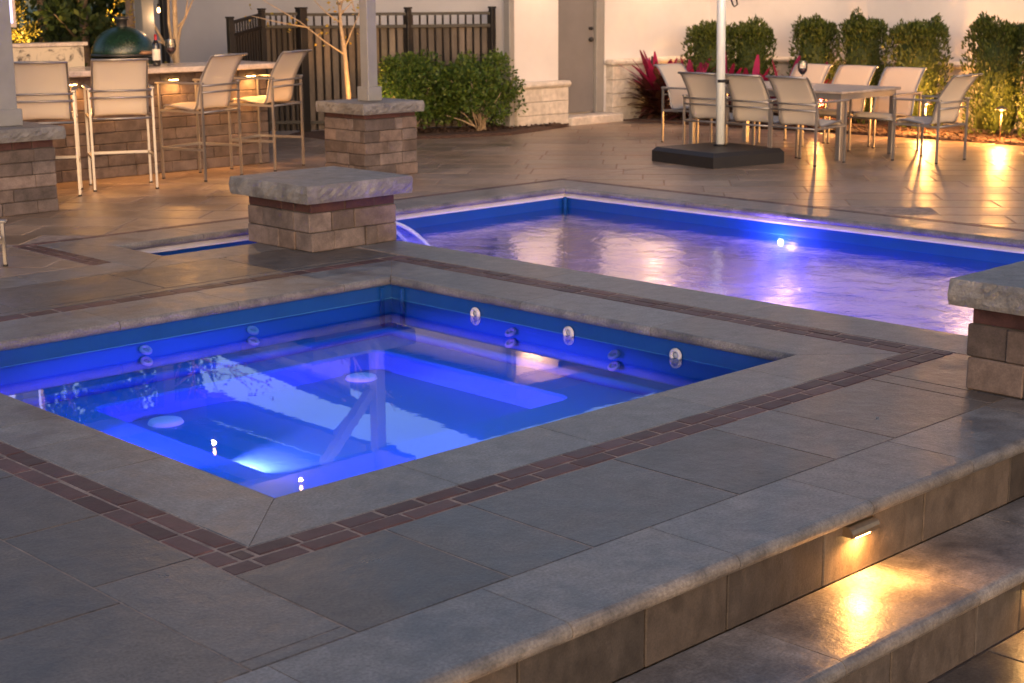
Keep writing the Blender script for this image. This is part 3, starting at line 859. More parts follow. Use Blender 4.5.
def make_chair(name, sz, az, top, legx=(-.25, .27), hw=.235, foot=None, lean=.17, cat='chair'):
    """facing +x"""
    t = empty(name)
    t['category'] = cat
    out = hw + .045; rl, fl_ = legx
    path = smooth_path([(fl_ - .01, sz - .035), (fl_ - .05, sz + .012), (.02, sz - .01), (rl + .14, sz - .025), (rl + .095, sz + .02), (rl + .07, sz + .13), (rl + .025, sz + (top - sz) * .55), (rl - lean * .65, top - .025), (rl - lean * .65 - .06, top)], 5)
    sling_sheet(path, hw).build('sling', M['sling'], t)
    for s in (-1, 1):
        mb = MB(); mb.tube([(x, s * (hw + .008), z) for x, z in path[2:]], .011, 8); mb.build('side_rail', M['silver'], t)
        for x, nm in ((rl, 'leg'), (fl_, 'leg')):
            mb = MB(); mb.tube([(x, s * out, .008), (x, s * out, az)], .0105, sq=True)
            lg_ = mb.build('leg', M['silver'], t)
            mb = MB(); mb.tube([(x, s * out, 0), (x, s * out, .012)], .017, 8); mb.build('foot_cap', M['dark'], lg_)
        mb = MB(); mb.box(rl - .02, fl_ + .03, s * out - .022, s * out + .022, az, az + .02, .005); mb.build('armrest', M['silver'], t)
        mb = MB(); mb.tube([(rl, s * out, sz - .045), (fl_, s * out, sz - .03)], .010, sq=True); mb.build('side_stretcher', M['silver'], t)
    for z in (az - .012, az - .075):
        mb = MB(); mb.tube([(rl - .012, -out, z), (rl - .012, out, z)], .010, 8); mb.build('back_rail', M['silver'], t)
    for x in (rl + .005, fl_ - .02):
        mb = MB(); mb.tube([(x, -out, sz - .045), (x, out, sz - .045)], .011, 8); mb.build('seat_rail', M['silver'], t)
    mb = MB(); mb.tube([(path[-1][0], -hw - .01, path[-1][1]), (path[-1][0], hw + .01, path[-1][1])], .011, 8); mb.build('top_rail', M['silver'], t)
    if foot:
        for (a, b) in (((fl_, -out), (fl_, out)), ((rl, -out), (fl_, -out)), ((rl, out), (fl_, out))):
            mb = MB(); mb.tube([(a[0], a[1], foot), (b[0], b[1], foot)], .012, sq=True); mb.build('footrest', M['silver'], t)
    return t
stool0 = make_chair('bar_stool', .70, .92, 1.19, foot=.30, lean=.15, cat='bar stool')
stools = [(3.69, 8.67, 60, 'cream sling bar stool, first from the left, partly behind the edge pillar'),
          (4.42, 8.62, 65, 'cream sling bar stool seen square from behind, in front of the domed grill'),
          (5.33, 8.75, 108, 'cream sling bar stool turned to the left, third along the bar'),
          (6.28, 9.0, 113, 'cream sling bar stool at the right end of the bar beside the fence')]
for i, (x, y, a, lab) in enumerate(stools):
    o = stool0 if i == 0 else copy_tree(stool0)
    x -= .07 * math.cos(R(a)); y -= .07 * math.sin(R(a))
    o.location = (x, y, 0); o.rotation_euler = (0, 0, R(a)); tag(o, lab, 'bar stool', 'bar stools along the counter')
ch0 = make_chair('dining_chair', .42, .635, .90, lean=.17, cat='dining chair')
chairs = [(10.56, 6.36, 4, 'near side dining chair directly behind the umbrella pole'),
          (10.54, 5.76, 2, 'near side dining chair in the middle, just right of the umbrella pole'),
          (10.52, 5.14, 0, 'near side dining chair closest to the right, in front of the table corner leg'),
          (12.0, 6.52, 180, 'far side dining chair nearest the wine glass'),
          (12.0, 5.9, 180, 'far side dining chair in the middle of its row'),
          (11.94, 5.22, 182, 'far side dining chair at the right end of its row'),
          (11.52, 4.42, 90, 'dining chair at the head of the table seen from the side, hedge behind'),
          (11.46, 7.42, -88, 'dining chair at the left end of the table beside the red leaved plants')]
for i, (x, y, a, lab) in enumerate(chairs):
    o = ch0 if i == 0 else copy_tree(ch0)
    x -= .08 * math.cos(R(a)); y -= .08 * math.sin(R(a))
    o.location = (x, y, 0); o.rotation_euler = (0, 0, R(a)); tag(o, lab, 'dining chair', 'sling chairs around the dining table')
lo0 = make_chair('lounge_chair', .20, .29, .60, legx=(-.5, .45), hw=.30, lean=.4, cat='lounge chair')
lo0.location = (1.02, 5.33, 0); lo0.rotation_euler = (0, 0, R(-44)); tag(lo0, 'low metal lounge chair just inside the left edge by the terrace', 'lounge chair')

# dining table
tb = empty('dining_table', (11.36, 6.03, 0)); tag(tb, 'long stone topped dining table with square metal legs', 'table')
mb = MB(); mb.box(-.56, .56, -1.06, 1.06, .695, .725, .006); mb.build('table_top', M['tabletop'], tb)
mb = MB()
for (a, b, c, d) in ((-.52, .52, -1.02, -.99), (-.52, .52, .99, 1.02), (-.52, -.49, -.99, .99), (.49, .52, -.99, .99)): mb.box(a, b, c, d, .635, .693)
mb.build('apron', M['silver'], tb)
for sx in (-1, 1):
    for sy in (-1, 1):
        mb = MB(); mb.box(sx * .50 - .03, sx * .50 + .03, sy * 1.0 - .03, sy * 1.0 + .03, 0, .633, .004); mb.build('leg', M['silver'], tb)
def wine_glass(x, y, z, lab, s=1.):
    t = empty('wine_glass', (x, y, z)); tag(t, lab, 'wine glass', 'glasses of red wine'); t.scale = (s, s, s)
    mb = MB(); mb.lathe([(.034, 0), (.034, .003), (.005, .008), (.004, .08), (.02, .09), (.038, .115), (.042, .145), (.036, .195)], n=20); mb.build('bowl_stem', M['glass'], t)
    mb = MB(); mb.lathe([(.0001, .09), (.02, .0925), (.036, .115), (.039, .135), (.0001, .135)], n=20); mb.build('wine', M['wine'], t)
wine_glass(11.55, 6.02, .726, 'glass of red wine standing on the dining table', 1.35)
wine_glass(5.53, 9.45, 1.056, 'glass of red wine on the bar counter beside the bottle', 1.35)
t = empty('wine_bottle', (5.36, 9.45, 1.056)); tag(t, 'dark wine bottle with pale label and red foil neck on the bar counter', 'wine bottle')
mb = MB(); mb.lathe([(.0001, 0), (.038, .003), (.039, .02), (.039, .2), (.03, .235), (.015, .26), (.014, .30)], n=20); mb.build('bottle_body', M['bottle'], t)
mb = MB(); mb.lathe([(.0395, .06), (.0395, .17)], n=20); mb.build('paper_label', M['label'], t)
mb = MB(); mb.lathe([(.0155, .25), (.0155, .315), (.0001, .316)], n=16); mb.build('foil', M['foil'], t)

# kamado grill
t = empty('kamado_grill', (5.45, 10.24, 0)); tag(t, 'dark green ceramic dome grill standing behind the bar counter', 'grill')
mb = MB(); pr = [(.0001, .62)] + [(.30 * math.sin(a), .98 - .36 * math.cos(a)) for a in [PI / 2 * k / 8 for k in range(1, 9)]] + [(.31, 1.10)]
mb.lathe(pr, n=36); mb.build('fire_bowl', M['egg'], t)
mb = MB(); pr = [(.325 * math.cos(a), 1.16 + .28 * math.sin(a)) for a in [PI / 2 * k / 12 for k in range(0, 12)]] + [(.05, 1.442)]
mb.lathe([(.31, 1.135)] + pr, n=40); dome = mb.build('dome_lid', M['egg'], t)
for z in (1.105, 1.150):
    mb = MB(); mb.lathe([(.322, z - .012), (.335, z - .012), (.335, z + .012), (.322, z + .012)], n=40); mb.build('band', M['steel'], t)
mb = MB(); mb.lathe([(.055, 1.435), (.055, 1.50), (.075, 1.505), (.075, 1.535), (.02, 1.54), (.0001, 1.54)], n=20); mb.build('chimney_cap', M['steel'], t)
mb = MB(); mb.tube([(.0, -.36, 1.175), (.20, -.33, 1.175)], .018, 10); mb.tube([(.0, -.30, 1.165), (.0, -.36, 1.175)], .008, 6); mb.tube([(.2, -.25, 1.165), (.2, -.33, 1.175)], .008, 6); mb.build('handle', M['wood'], t)
for sx in (-1, 1):
    for sy in (-1, 1):
        mb = MB(); mb.tube([(sx * .24, sy * .24, 0), (sx * .24, sy * .24, .8)], .016, 8); mb.build('stand_leg', M['steel'], t)
mb = MB(); mb.lathe([(.33, .60), (.35, .60), (.35, .64), (.33, .64), (.33, .60)], n=30); mb.build('stand_ring', M['steel'], t)

# television on the pergola
t = empty('television', (3.70, 9.8, 1.46)); tag(t, 'lit screen in a pale frame hanging at the top left corner', 'television')
mb = MB(); mb.box(-.62, .36, -.01, .03, 0, .66, .006); mb.build('frame', M['counter'], t)
mb = MB(); mb.box(-.59, .32, -.016, -.0115, .04, .62); mb.build('screen', M['screen'], t)
mb = MB(); mb.tube([(-.1, .01, .6), (-.1, .01, 1.54)], .015, 8); mb.build('hanging_pole', M['steel'], t)

# umbrella
t = empty('cantilever_umbrella', (9.86, 5.86, 0), R(-10)); tag(t, 'closed patio umbrella on a silver pole set in a square black base', 'umbrella')
mb = MB(); h = .49
v = [(-h, -h, .0), (h, -h, .0), (h, h, .0), (-h, h, .0), (-h, -h, .115), (h, -h, .115), (h, h, .115), (-h, h, .115)]
k = h - .035; v += [(-k, -k, .155), (k, -k, .155), (k, k, .155), (-k, k, .155)]
f = [(3, 2, 1, 0)] + [(i, (i + 1) % 4, 4 + (i + 1) % 4, 4 + i) for i in range(4)] + [(4 + i, 4 + (i + 1) % 4, 8 + (i + 1) % 4, 8 + i) for i in range(4)] + [(8, 9, 10, 11)]
mb.add(v, f); mb.build('base', M['dark'], t)
px_, py_ = .14, .12
mb = MB(); mb.tube([(px_, py_, .156), (px_, py_, .175)], .07, 16); mb.build('base_collar', M['dark'], t)
mb = MB(); mb.tube([(px_, py_, .16), (px_ - .03, py_ + .03, 3.0)], .046, 20); mb.build('pole', M['pole'], t)
mb = MB(); mb.tube([(px_, py_, .82), (px_, py_, .85)], .054, 16); mb.box(px_ + .03, px_ + .085, py_ - .03, py_ + .01, .80, .845, .006); mb.build('lock_collar', M['dark'], t)
mb = MB(); mb.tube([(px_ + .02, py_ - .05, 1.75), (px_ + .05, py_ - .09, 1.62), (px_ + .06, py_ - .10, 1.60), (px_ + .085, py_ - .12, 1.62), (px_ + .07, py_ - .1, 1.75)], .009, 8); mb.build('crank_handle', M['dark'], t)
mb = MB(); mb.lathe([(.05, 2.0), (.16, 2.02), (.19, 2.2), (.15, 2.6), (.08, 3.1), (.01, 3.3)], (px_ - .03, py_ + .03, 0), n=16); mb.build('folded_canopy', M['canvas'], t)

# ------------------------------------------------------------------ house
hs = empty('house', (12, 11, 0)); tag(hs, 'cream stucco house wall with stone plinth and a grey door', 'house')
def PH(mb, name, mat, par=None):
    o = mb.build(name, mat, par or hs)
    if par is None: o.location = (-12, -11, 0)
    return o
HT = 3.1
mb = MB()
mb.box(11.22, 12.11, 10.40, 15, -.02, HT)          # left pier beside the door
PH(mb, 'wall', M['wall'])
mb = MB(); mb.box(13.14, 15.45, 10.50, 15, -.02, HT); mb.box(12.11, 13.14, 10.62, 15, -.02, HT); PH(mb, 'wall', M['wall'])
mb = MB(); mb.box(15.45, 19, -12, 10.50, -.02, HT); PH(mb, 'wall', M['wall'])
mb = MB(); v = [(x, y, z) for y in (14.0, 15.0) for (x, z) in ((8.3, -.02), (11.215, -.02), (11.215, 4.05), (8.3, 2.45))]
mb.add(v, [(0, 1, 2, 3), (7, 6, 5, 4), (0, 4, 5, 1), (1, 5, 6, 2), (2, 6, 7, 3), (3, 7, 4, 0)]); PH(mb, 'wall', M['wall_grey'])
mb = MB(); v = [(x, y, z) for y in (13.7, 15.1) for (x, z) in ((8.0, 2.28), (11.6, 4.25), (11.6, 4.37), (8.0, 2.40))]
mb.add(v, [(0, 1, 2, 3), (7, 6, 5, 4), (0, 4, 5, 1), (1, 5, 6, 2), (2, 6, 7, 3), (3, 7, 4, 0)]); PH(mb, 'roof', M['roof'])
mb = MB()
def courses(mb, x0, x1, y0, y1, z, h, lens, seed, axis):
    q = random.Random(seed)
    L0, L1 = (x0, x1) if axis == 'x' else (y0, y1)
    p = L0
    while p < L1 - .02:
        e = min(L1, p + q.choice(lens)); 
        if L1 - e < .12: e = L1
        t_ = 1 + q.uniform(-.06, .06)
        if axis == 'x': mb.box(p + .002, e - .002, y0, y1, z + .002, z + h - .002, .006, (t_, t_, t_))
        else: mb.box(x0, x1, p + .002, e - .002, z + .002, z + h - .002, .006, (t_, t_, t_))
        p = e
for k in range(3): courses(mb, 11.20, 12.17, 10.26, 10.398, -.01 + k * .175, .175, (.45, .6), 60 + k, 'x')
PH(mb, 'plinth', M['plinth'])
mb = MB(); mb.box(11.17, 12.21, 10.22, 10.397, .517, .60, .03); PH(mb, 'ledge', M['plinth'])
mb = MB()
for k in range(4): courses(mb, 13.16, 15.30, 10.36, 10.498, -.01 + k * .19, .19, (.5, .65), 70 + k, 'x')
for k in range(4): courses(mb, 15.31, 15.448, -10, 10.35, -.01 + k * .19, .19, (.5, .65), 80 + k, 'y')
PH(mb, 'plinth', M['plinth'])
mb = MB(); mb.box(13.12, 15.44, 10.32, 10.497, .752, .84, .03); mb.box(15.27, 15.447, -10, 10.315, .752, .84, .03); PH(mb, 'ledge', M['plinth'])
mb = MB(); mb.box(12.16, 13.2, 10.18, 10.60, -.02, .11, .02); PH(mb, 'threshold', M['plinth'])
dr = MB(); dr.box(12.14, 12.97, 10.555, 10.60, .125, 2.2, .004); do = PH(dr, 'door', M['door'])
fr = MB(); fr.box(12.115, 12.137, 10.52, 10.615, .112, 2.26); fr.box(12.975, 13.135, 10.50, 10.617, .112, 2.26, .006); fr.box(12.138, 12.974, 10.52, 10.615, 2.205, 2.26)
o = fr.build('door_frame', M['frame'], do)
for z, r_, nm in ((1.12, .032, 'door_knob'), (1.27, .022, 'deadbolt')):
    mb = MB(); mb.tube([(12.885, 10.553, z), (12.885, 10.53, z)], .018, 10); mb.tube([(12.885, 10.53, z), (12.885, 10.50, z)], r_, 14); mb.build(nm, M['dark'], do)
mb = MB()
ez = HT - .02
v = [(10.85, 9.95, ez), (15.05, 9.95, ez), (15.05, -12, ez), (24, -12, ez), (24, 20, ez), (10.85, 20, ez),
     (10.85, 9.95, ez + .16), (15.05, 9.95, ez + .16), (15.05, -12, ez + .16), (24, -12, ez + .16), (24, 20, ez + .16), (10.85, 20, ez + .16),
     (14.85, 15, ez + 2.6), (19.5, 15, ez + 2.6), (19.5, -7, ez + 2.6)]
mb.add(v, [(5, 4, 3, 2, 1, 0)] + [(i, (i + 1) % 6, 6 + (i + 1) % 6, 6 + i) for i in range(6)] + [(6, 7, 13, 12), (7, 8, 14, 13), (8, 9, 14), (9, 10, 13, 14), (10, 11, 12, 13), (11, 6, 12)])
PH(mb, 'roof_eave', M['roof'])
mb = MB(); mb.box(11.11, 11.20, 10.3, 10.42, .02, HT - .02, .01); PH(mb, 'downspout', M['frame'])
mb = MB(); mb.box(8.20, 8.28, 13.9, 14.0, .02, 2.5, .01); PH(mb, 'downspout', M['fence'])
# wall sconces that wash the wall
def sconce(x, y, z, rz, lab, e):
    t = empty('wall_sconce', (x, y, z), rz); tag(t, lab, 'wall light', 'sconces on the house wall')
    mb = MB(); mb.tube([(0, -.12, -.14), (0, -.12, .14)], .05, 16, caps=False); mb.box(-.04, .04, -.08, -.002, -.04, .04, .004); mb.build('housing', M['dark'], t)
    mb = MB(); mb.lathe([(.0001, 0), (.04, 0)], (0, -.12, -.10), n=14); mb.build('lens', M['amber'], t)
    lamp('down_beam', 'SPOT', (0, -.12, -.15), e, (1, .60, .34), t, .03, (0, 0, 0), R(110), .9)
    lamp('up_beam', 'SPOT', (0, -.12, .15), e * 5.5, (1, .52, .28), t, .03, (PI, 0, 0), R(120), .9)
sconce(14.25, 10.5, 2.75, 0, 'dark cylinder wall light above the red leaved plants beside the door', 45)
sconce(15.45, 9.0, 2.75, -PI / 2, 'dark cylinder wall light on the long wall near its corner', 45)
sconce(15.45, 6.0, 2.75, -PI / 2, 'dark cylinder wall light on the long wall behind the dining table', 42)
sconce(15.45, 2.6, 2.75, -PI / 2, 'dark cylinder wall light on the long wall past the right edge', 42)
sconce(11.66, 10.4, 2.35, 0, 'dark cylinder wall light on the pier left of the grey door', 12)

# hedge lights under the ledge
for y, e, lab in ((9.75, 30, 'amber ledge light behind the red leaved plants'), (7.55, 62, 'amber ledge light between the middle hedges'), (5.85, 62, 'amber ledge light beside the tall right hedge'), (4.5, 44, 'amber ledge light behind the right edge hedge')):
    x = {9.75: 14.2, 7.55: 14.1, 5.85: 13.9, 4.5: 13.68}[y]
    t = empty('path_light', (x, y + (.22 if y == 4.5 else 0), .0)); tag(t, lab.replace('ledge light', 'path light'), 'path light', 'path lights in the hedge bed')
    mb = MB(); mb.tube([(0, 0, 0), (0, 0, .40)], .009, 8); mb.build('stake', M['brass'], t)
    mb = MB(); mb.lathe([(.0001, .44), (.05, .42), (.075, .395), (.07, .392), (.02, .40)], n=16); mb.build('shade', M['brass'], t)
    mb = MB(); mb.lathe([(.0001, .375), (.012, .38), (.012, .398)], n=10); mb.build('lens', M['soft'], t)
    lamp('glow', 'POINT', (0, 0, .34), e * 1.25, AMB, t, .03)

# ------------------------------------------------------------------ fence
fn = empty('privacy_fence', (9, 12, 0)); tag(fn, 'dark bronze picket fence backed with taupe boards', 'fence')
def PF(mb, name, mat): o = mb.build(name, mat, fn); o.location = (-9, -12, 0); return o
def panel(A, B_, za, zb2, n, seed, dk=1.):
    q = random.Random(seed)
    A = Vector((*A, 0)); B2 = Vector((*B_, 0)); d = (B2 - A); L_ = d.length; e = d.normalized(); nn = Vector((-e.y, e.x, 0))
    rail = MB(); pk = MB(); bd = MB()
    def P(t, z, o=0): p = A + d * t + nn * o; return (p.x, p.y, z)
    for dz in (0.0, -.155, -1.36):
        rail = MB(); rail.tube([P(0.01, za + dz - .02), P(.99, zb2 + dz - .02)], .019, sq=True); PF(rail, 'rail', M['fence'])
    for i in range(n):
        t = (i + .5) / n; zt = za + (zb2 - za) * t
        pk.tube([P(t, .04), P(t, zt - .03)], .0095, sq=True)
        zt2 = zt - .19; w_ = L_ / n * .5
        t0, t1 = (i + .52) / n, (i + 1.48) / n
        if i < n - 1:
            k = dk * (1 + q.uniform(-.25, .3))
            a = P(t0, .04, .035); b = P(t1, .04, .035); c = P(t1, zt2, .035); dd = P(t0, zt2, .035)
            a2 = P(t0, .04, .05); b2 = P(t1, .04, .05); c2 = P(t1, zt2, .05); d2 = P(t0, zt2, .05)
            bd.add([a, b, c, dd, a2, b2, c2, d2], [(0, 1, 2, 3), (7, 6, 5, 4), (0, 4, 5, 1), (3, 2, 6, 7), (1, 5, 6, 2), (0, 3, 7, 4)], (k, k * .97, k * .94))
    PF(pk, 'pickets', M['fence']); PF(bd, 'backing_boards', M['board'])
def fpost(p, z, w_=.035):
    mb = MB(); mb.box(p[0] - w_, p[0] + w_, p[1] - w_, p[1] + w_, 0, z, .004)
    mb.box(p[0] - w_ - .008, p[0] + w_ + .008, p[1] - w_ - .008, p[1] + w_ + .008, z + .001, z + .025, .006); PF(mb, 'fence_post', M['fence'])
fA, fB, fC, fD, fE = (7.80, 11.75), (8.55, 12.15), (8.98, 11.9), (10.15, 11.19), (11.1, 10.62)
M['board'] = stone('fence_board2', (.17, .145, .13), (.6, .8), .2, 3., .15, .4, .003, .3, streak=(1, 1, .2))
panel(fA, fB, 1.44, 1.53, 12, 1, .4); panel(fB, fC, 1.53, 1.53, 7, 2, .35); panel(fC, fD, 1.52, 1.52, 13, 3, .75); panel(fD, fE, 1.52, 1.52, 11, 4, .7)
for p, z in ((fA, 1.47), (fB, 1.56), (fD, 1.56), (fE, 1.56)): fpost(p, z)
fpost(fC, 1.57, .055)

# ------------------------------------------------------------------ planting
bedm = MB()
def bedpoly(P, h):
    n = len(P); c_ = (sum(p[0] for p in P) / n, sum(p[1] for p in P) / n)
    for i in range(n):
        a, b = P[i], P[(i + 1) % n]
        def mix(p, t): return (p[0] + (c_[0] - p[0]) * t, p[1] + (c_[1] - p[1]) * t)
        bedm.add([(*a, .001), (*b, .001), (*mix(b, .06), h), (*mix(a, .06), h)], [(0, 1, 2, 3)]); bedm.add([(*mix(a, .06), h), (*mix(b, .06), h), (*c_, h)], [(0, 1, 2)])
        L_ = (Vector(a) - Vector(b)).length
bedpoly([(8.6, 11.0), (8.9, 10.6), (9.7, 10.05), (10.6, 9.75), (11.3, 9.9), (12.05, 10.1), (12.1, 10.26), (11.1, 10.6), (10.1, 11.3), (9.1, 11.85), (8.7, 11.9)], .035)
bedpoly([(13.25, 10.34), (13.22, 9.9), (13.35, 8.6), (13.55, 7.0), (13.6, 5.5), (13.55, 3), (13.5, 0), (13.5, -6), (15.3, -6), (15.3, 10.34)], .035)
tag(bedm.build('mulch_bed', M['soil']), kind='structure')
# scattered mulch chips
ch = MB(); q = random.Random(5)
def chips(f, n):
    for _ in range(n):
        x, y = f(); z = .036; a = q.uniform(0, PI); l_, w_ = q.uniform(.015, .04), q.uniform(.005, .014)
        dx, dy = math.cos(a) * l_, math.sin(a) * l_; ex, ey = -math.sin(a) * w_, math.cos(a) * w_
        zz = q.uniform(.0, .025)
        ch.add([(x - dx - ex, y - dy - ey, z), (x + dx - ex, y + dy - ey, z + zz), (x + dx + ex, y + dy + ey, z + zz + .005), (x - dx + ex, y - dy + ey, z + .005)], [(0, 1, 2, 3)], tint(.4, .05))
chips(lambda: (q.uniform(13.35, 14.4), q.uniform(-3, 10.2)), 3500)
def f2():
    t = q.uniform(0, 1); return (8.9 + 3.0 * t, 10.75 - .75 * t + .1 * math.sin(t * 9) + q.uniform(-.15, .5) - (.0 if t < .6 else .0))
chips(f2, 1500)
tag(ch.build('mulch_chips', M['soil']), kind='stuff')

def leaf(mb, p, d, L_, W2, q, droop=0):
    """one pointed leaf (two-quad lozenge) starting at p along unit d"""
    up = Vector((q.uniform(-1, 1), q.uniform(-1, 1), q.uniform(-1, 1)))
    s = d.cross(up)
    if s.length < .05: return
    s.normalize(); s *= W2
    e = p + d * L_ - Vector((0, 0, droop)); m = p + d * L_ * .5
    mb.add([p, m + s, e, m - s], [(0, 1, 2, 3)])
def rv(q):
    while True:
        v = Vector((q.uniform(-1, 1), q.uniform(-1, 1), q.uniform(-1, 1)))
        if .05 < v.length < 1: return v.normalized()

def boxwood(x, y, w_, h, seed, label, n=5200):
    q = random.Random(seed); t = empty('boxwood_hedge', (x, y, .03)); tag(t, label, 'hedge', 'upright hedges along the house wall')
    mb = MB()
    bumps = [(q.uniform(-.7, .7), q.uniform(-.7, .7), q.uniform(.3, 1), q.uniform(.12, .3), q.uniform(-.05, .06)) for _ in range(30)]
    for i in range(n):
        u, v_ = q.uniform(-1, 1), q.uniform(-1, 1)
        # superellipse footprint
        r_ = (abs(u) ** 3 + abs(v_) ** 3) ** (1 / 3)
        if r_ > 1: continue
        k = q.random() ** .35          # mostly near the surface
        u, v_ = (u / max(r_, .01)) * k, (v_ / max(r_, .01)) * k
        if q.random() < .3: u, v_ = q.uniform(-.8, .8), q.uniform(-.8, .8); zt = q.uniform(.82, 1)
        else: zt = q.random() ** .8
        taper = 1 - .12 * zt ** 3 - .14 * (1 - zt) ** 3
        X, Y = u * w_ * taper, v_ * w_ * taper
        topz = 1 + sum(b[4] * math.exp(-((u - b[0]) ** 2 + (v_ - b[1]) ** 2) / (b[3] ** 2)) for b in bumps) - .05 * (u * u + v_ * v_)
        g_ = 1 + .05 * math.sin(u * 7 + zt * 9 + seed) + .05 * math.sin(v_ * 8 - zt * 7)
        Z = zt * h * topz
        d = (Vector((u * .5, v_ * .5, .9)) + rv(q) * .5).normalized()
        leaf(mb, Vector((X * g_, Y * g_, Z)), d, q.uniform(.035, .075), q.uniform(.008, .014), q)
        if q.random() < .5: leaf(mb, Vector((X * g_, Y * g_, Z)), (d + rv(q) * .6).normalized(), .04, .012, q)
    mb.build('foliage', M['box'], t)
    st_ = MB()
    for k in range(5):
        a = k * 1.3; st_.tube([(0.02 * math.cos(a), .02 * math.sin(a), 0), (w_ * .3 * math.cos(a), w_ * .3 * math.sin(a), h * .5), (w_ * .5 * math.cos(a), w_ * .5 * math.sin(a), h * .9)], [.018, .012, .005], 6)
    st_.build('stem', M['bark'], t)
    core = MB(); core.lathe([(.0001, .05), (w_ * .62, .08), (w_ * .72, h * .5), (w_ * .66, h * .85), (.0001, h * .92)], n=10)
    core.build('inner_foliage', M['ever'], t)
boxwood(14.38, 9.62, 0.345, 1.27, 1, 'round topped hedge left of the umbrella pole')
boxwood(14.70, 9.15, 0.310, 1.25, 2, 'round topped hedge just right of the umbrella pole')
boxwood(14.78, 8.14, 0.299, 1.32, 3, 'upright hedge behind the far chair nearest the wine glass')
boxwood(14.78, 7.37, 0.310, 1.36, 4, 'upright hedge between two hedges, behind the middle far chair')
boxwood(14.61, 6.44, 0.380, 1.31, 5, 'wide hedge behind the right end far side chair', 6500)
boxwood(14.36, 5.17, 0.380, 1.36, 6, 'tall hedge right of the head chair, lit amber at its foot', 7000)
boxwood(14.25, 4.42, 0.345, 1.30, 7, 'tall hedge cut by the right edge')

def cordyline(x, y, h, seed, label, n=70, red=.35):
    q = random.Random(seed); t = empty('cordyline', (x, y, .03)); tag(t, label, 'red plant', 'red leaved plants in the wall bed')
    mr_ = MB(); md = MB()
    for i in range(n):
        a = q.uniform(0, 2 * PI); k = i / n
        el = (1.1 - .85 * (1 - k)) * q.uniform(.5, 1.25)
        L_ = h * (.55 + .35 * k) * q.uniform(.8, 1.1); w_ = q.uniform(.028, .055)
        base = Vector((q.uniform(-.05, .05), q.uniform(-.05, .05), h * .32 * k))
        d = Vector((math.cos(a) * math.cos(el), math.sin(a) * math.cos(el), math.sin(el)))
        side = Vector((-math.sin(a), math.cos(a), 0)) * w_
        P = []
        for s in range(7):
            tt = s / 6; p = base + d * L_ * tt - Vector((0, 0, .32 * L_ * tt ** 2.2 * math.cos(el)))
            ww = side * (math.sin(PI * (tt * .88 + .08)) ** .7)
            P.append((p - ww, p + Vector((0, 0, -.006)), p + ww))
        v = [c_ for r_ in P for c_ in r_]
        f = [(s * 3 + j, s * 3 + j + 1, s * 3 + j + 4, s * 3 + j + 3) for s in range(6) for j in range(2)]
        (mr_ if (k > 1 - red) else md).add(v, f, None, True)
    mr_.build('young_leaves', M['cordred'], t); md.build('old_leaves', M['corddark'], t)
    s_ = MB(); s_.tube([(0, 0, 0), (0, 0, h * .4)], [.03, .02], 8); s_.build('stem', M['bark'], t)
cordyline(13.72, 10.02, .92, 1, 'large red leaved plant nearest the grey door', 150, .18)
cordyline(13.80, 9.50, .86, 2, 'red leaved plant behind the left end chair', 130, .18)
cordyline(14.05, 9.1, .86, 3, 'red leaved plant just left of the umbrella pole', 60, .5)
cordyline(13.95, 8.55, .80, 4, 'low red leaved plant just right of the umbrella pole', 60, .5)
cordyline(14.05, 8.12, .86, 5, 'bright red leaved plant behind the middle near side chair', 60, .5)
cordyline(14.0, 7.62, .86, 6, 'red leaved plant behind the wine glass', 60, .5)

def shrub(x, y, w_, h, seed, label, n=3000):
    q = random.Random(seed); t = empty('leafy_shrub', (x, y, .03)); tag(t, label, 'shrub', 'leafy shrubs in front of the fence')
    mb = MB(); st_ = MB()
    cl = []
    for k in range(70):
        a = q.uniform(0, 2 * PI); r_ = q.random() ** .5; zz = q.uniform(.22, .95)
        rr = w_ * r_ * (1.0 if zz < .8 else .8)
        cl.append(Vector((math.cos(a) * rr, math.sin(a) * rr * .8, zz * h)))
    for k, c_ in enumerate(cl):
        if k < 16:
            b = Vector((q.uniform(-.06, .06), q.uniform(-.06, .06), 0)); m = b.lerp(c_, .5) + Vector((q.uniform(-.03, .03), q.uniform(-.03, .03), .03))
            st_.tube([b, m, c_], [.011, .008, .004], 6)
        rad = q.uniform(.11, .18)
        for i in range(n // 70):
            v_ = rv(q); p = c_ + Vector((v_.x, v_.y, v_.z * .8)) * rad * q.random() ** .4
            leaf(mb, p, (v_ + Vector((0, 0, .3)) + rv(q) * .5).normalized(), q.uniform(.03, .055), q.uniform(.012, .02), q)
    mb.build('foliage', M['euon'], t); st_.build('stem', M['palebark'], t)
shrub(9.80, 10.74, .50, .95, 11, 'green leafy shrub left of its twin, behind the post', 8500)
shrub(10.52, 10.25, .54, .93, 12, 'green leafy shrub right of its twin, beside the wall corner', 8500)

def limb(mb, p, d, L_, r_, depth, q, tips, spread=.5):
    pts = [p]; n = 4; cur = p.copy(); dd = d.copy()
    for i in range(n):
        dd = (dd + rv(q) * .13).normalized(); cur = cur + dd * L_ / n; pts.append(cur.copy())
    mb.tube(pts, [r_ * (1 - .45 * i / n) for i in range(n + 1)], 7)
    tips.append((cur.copy(), dd.copy()))
    if depth > 0:
        for k in range(2 if depth > 1 else 3):
            s = rv(q); nd_ = (dd + s * spread).normalized(); nd_.z = abs(nd_.z) * .8 + .2; nd_.normalize()
            st0 = pts[q.choice((2, 3, 4))]
            limb(mb, st0.copy(), nd_, L_ * q.uniform(.6, .85), r_ * .55, depth - 1, q, tips, spread)
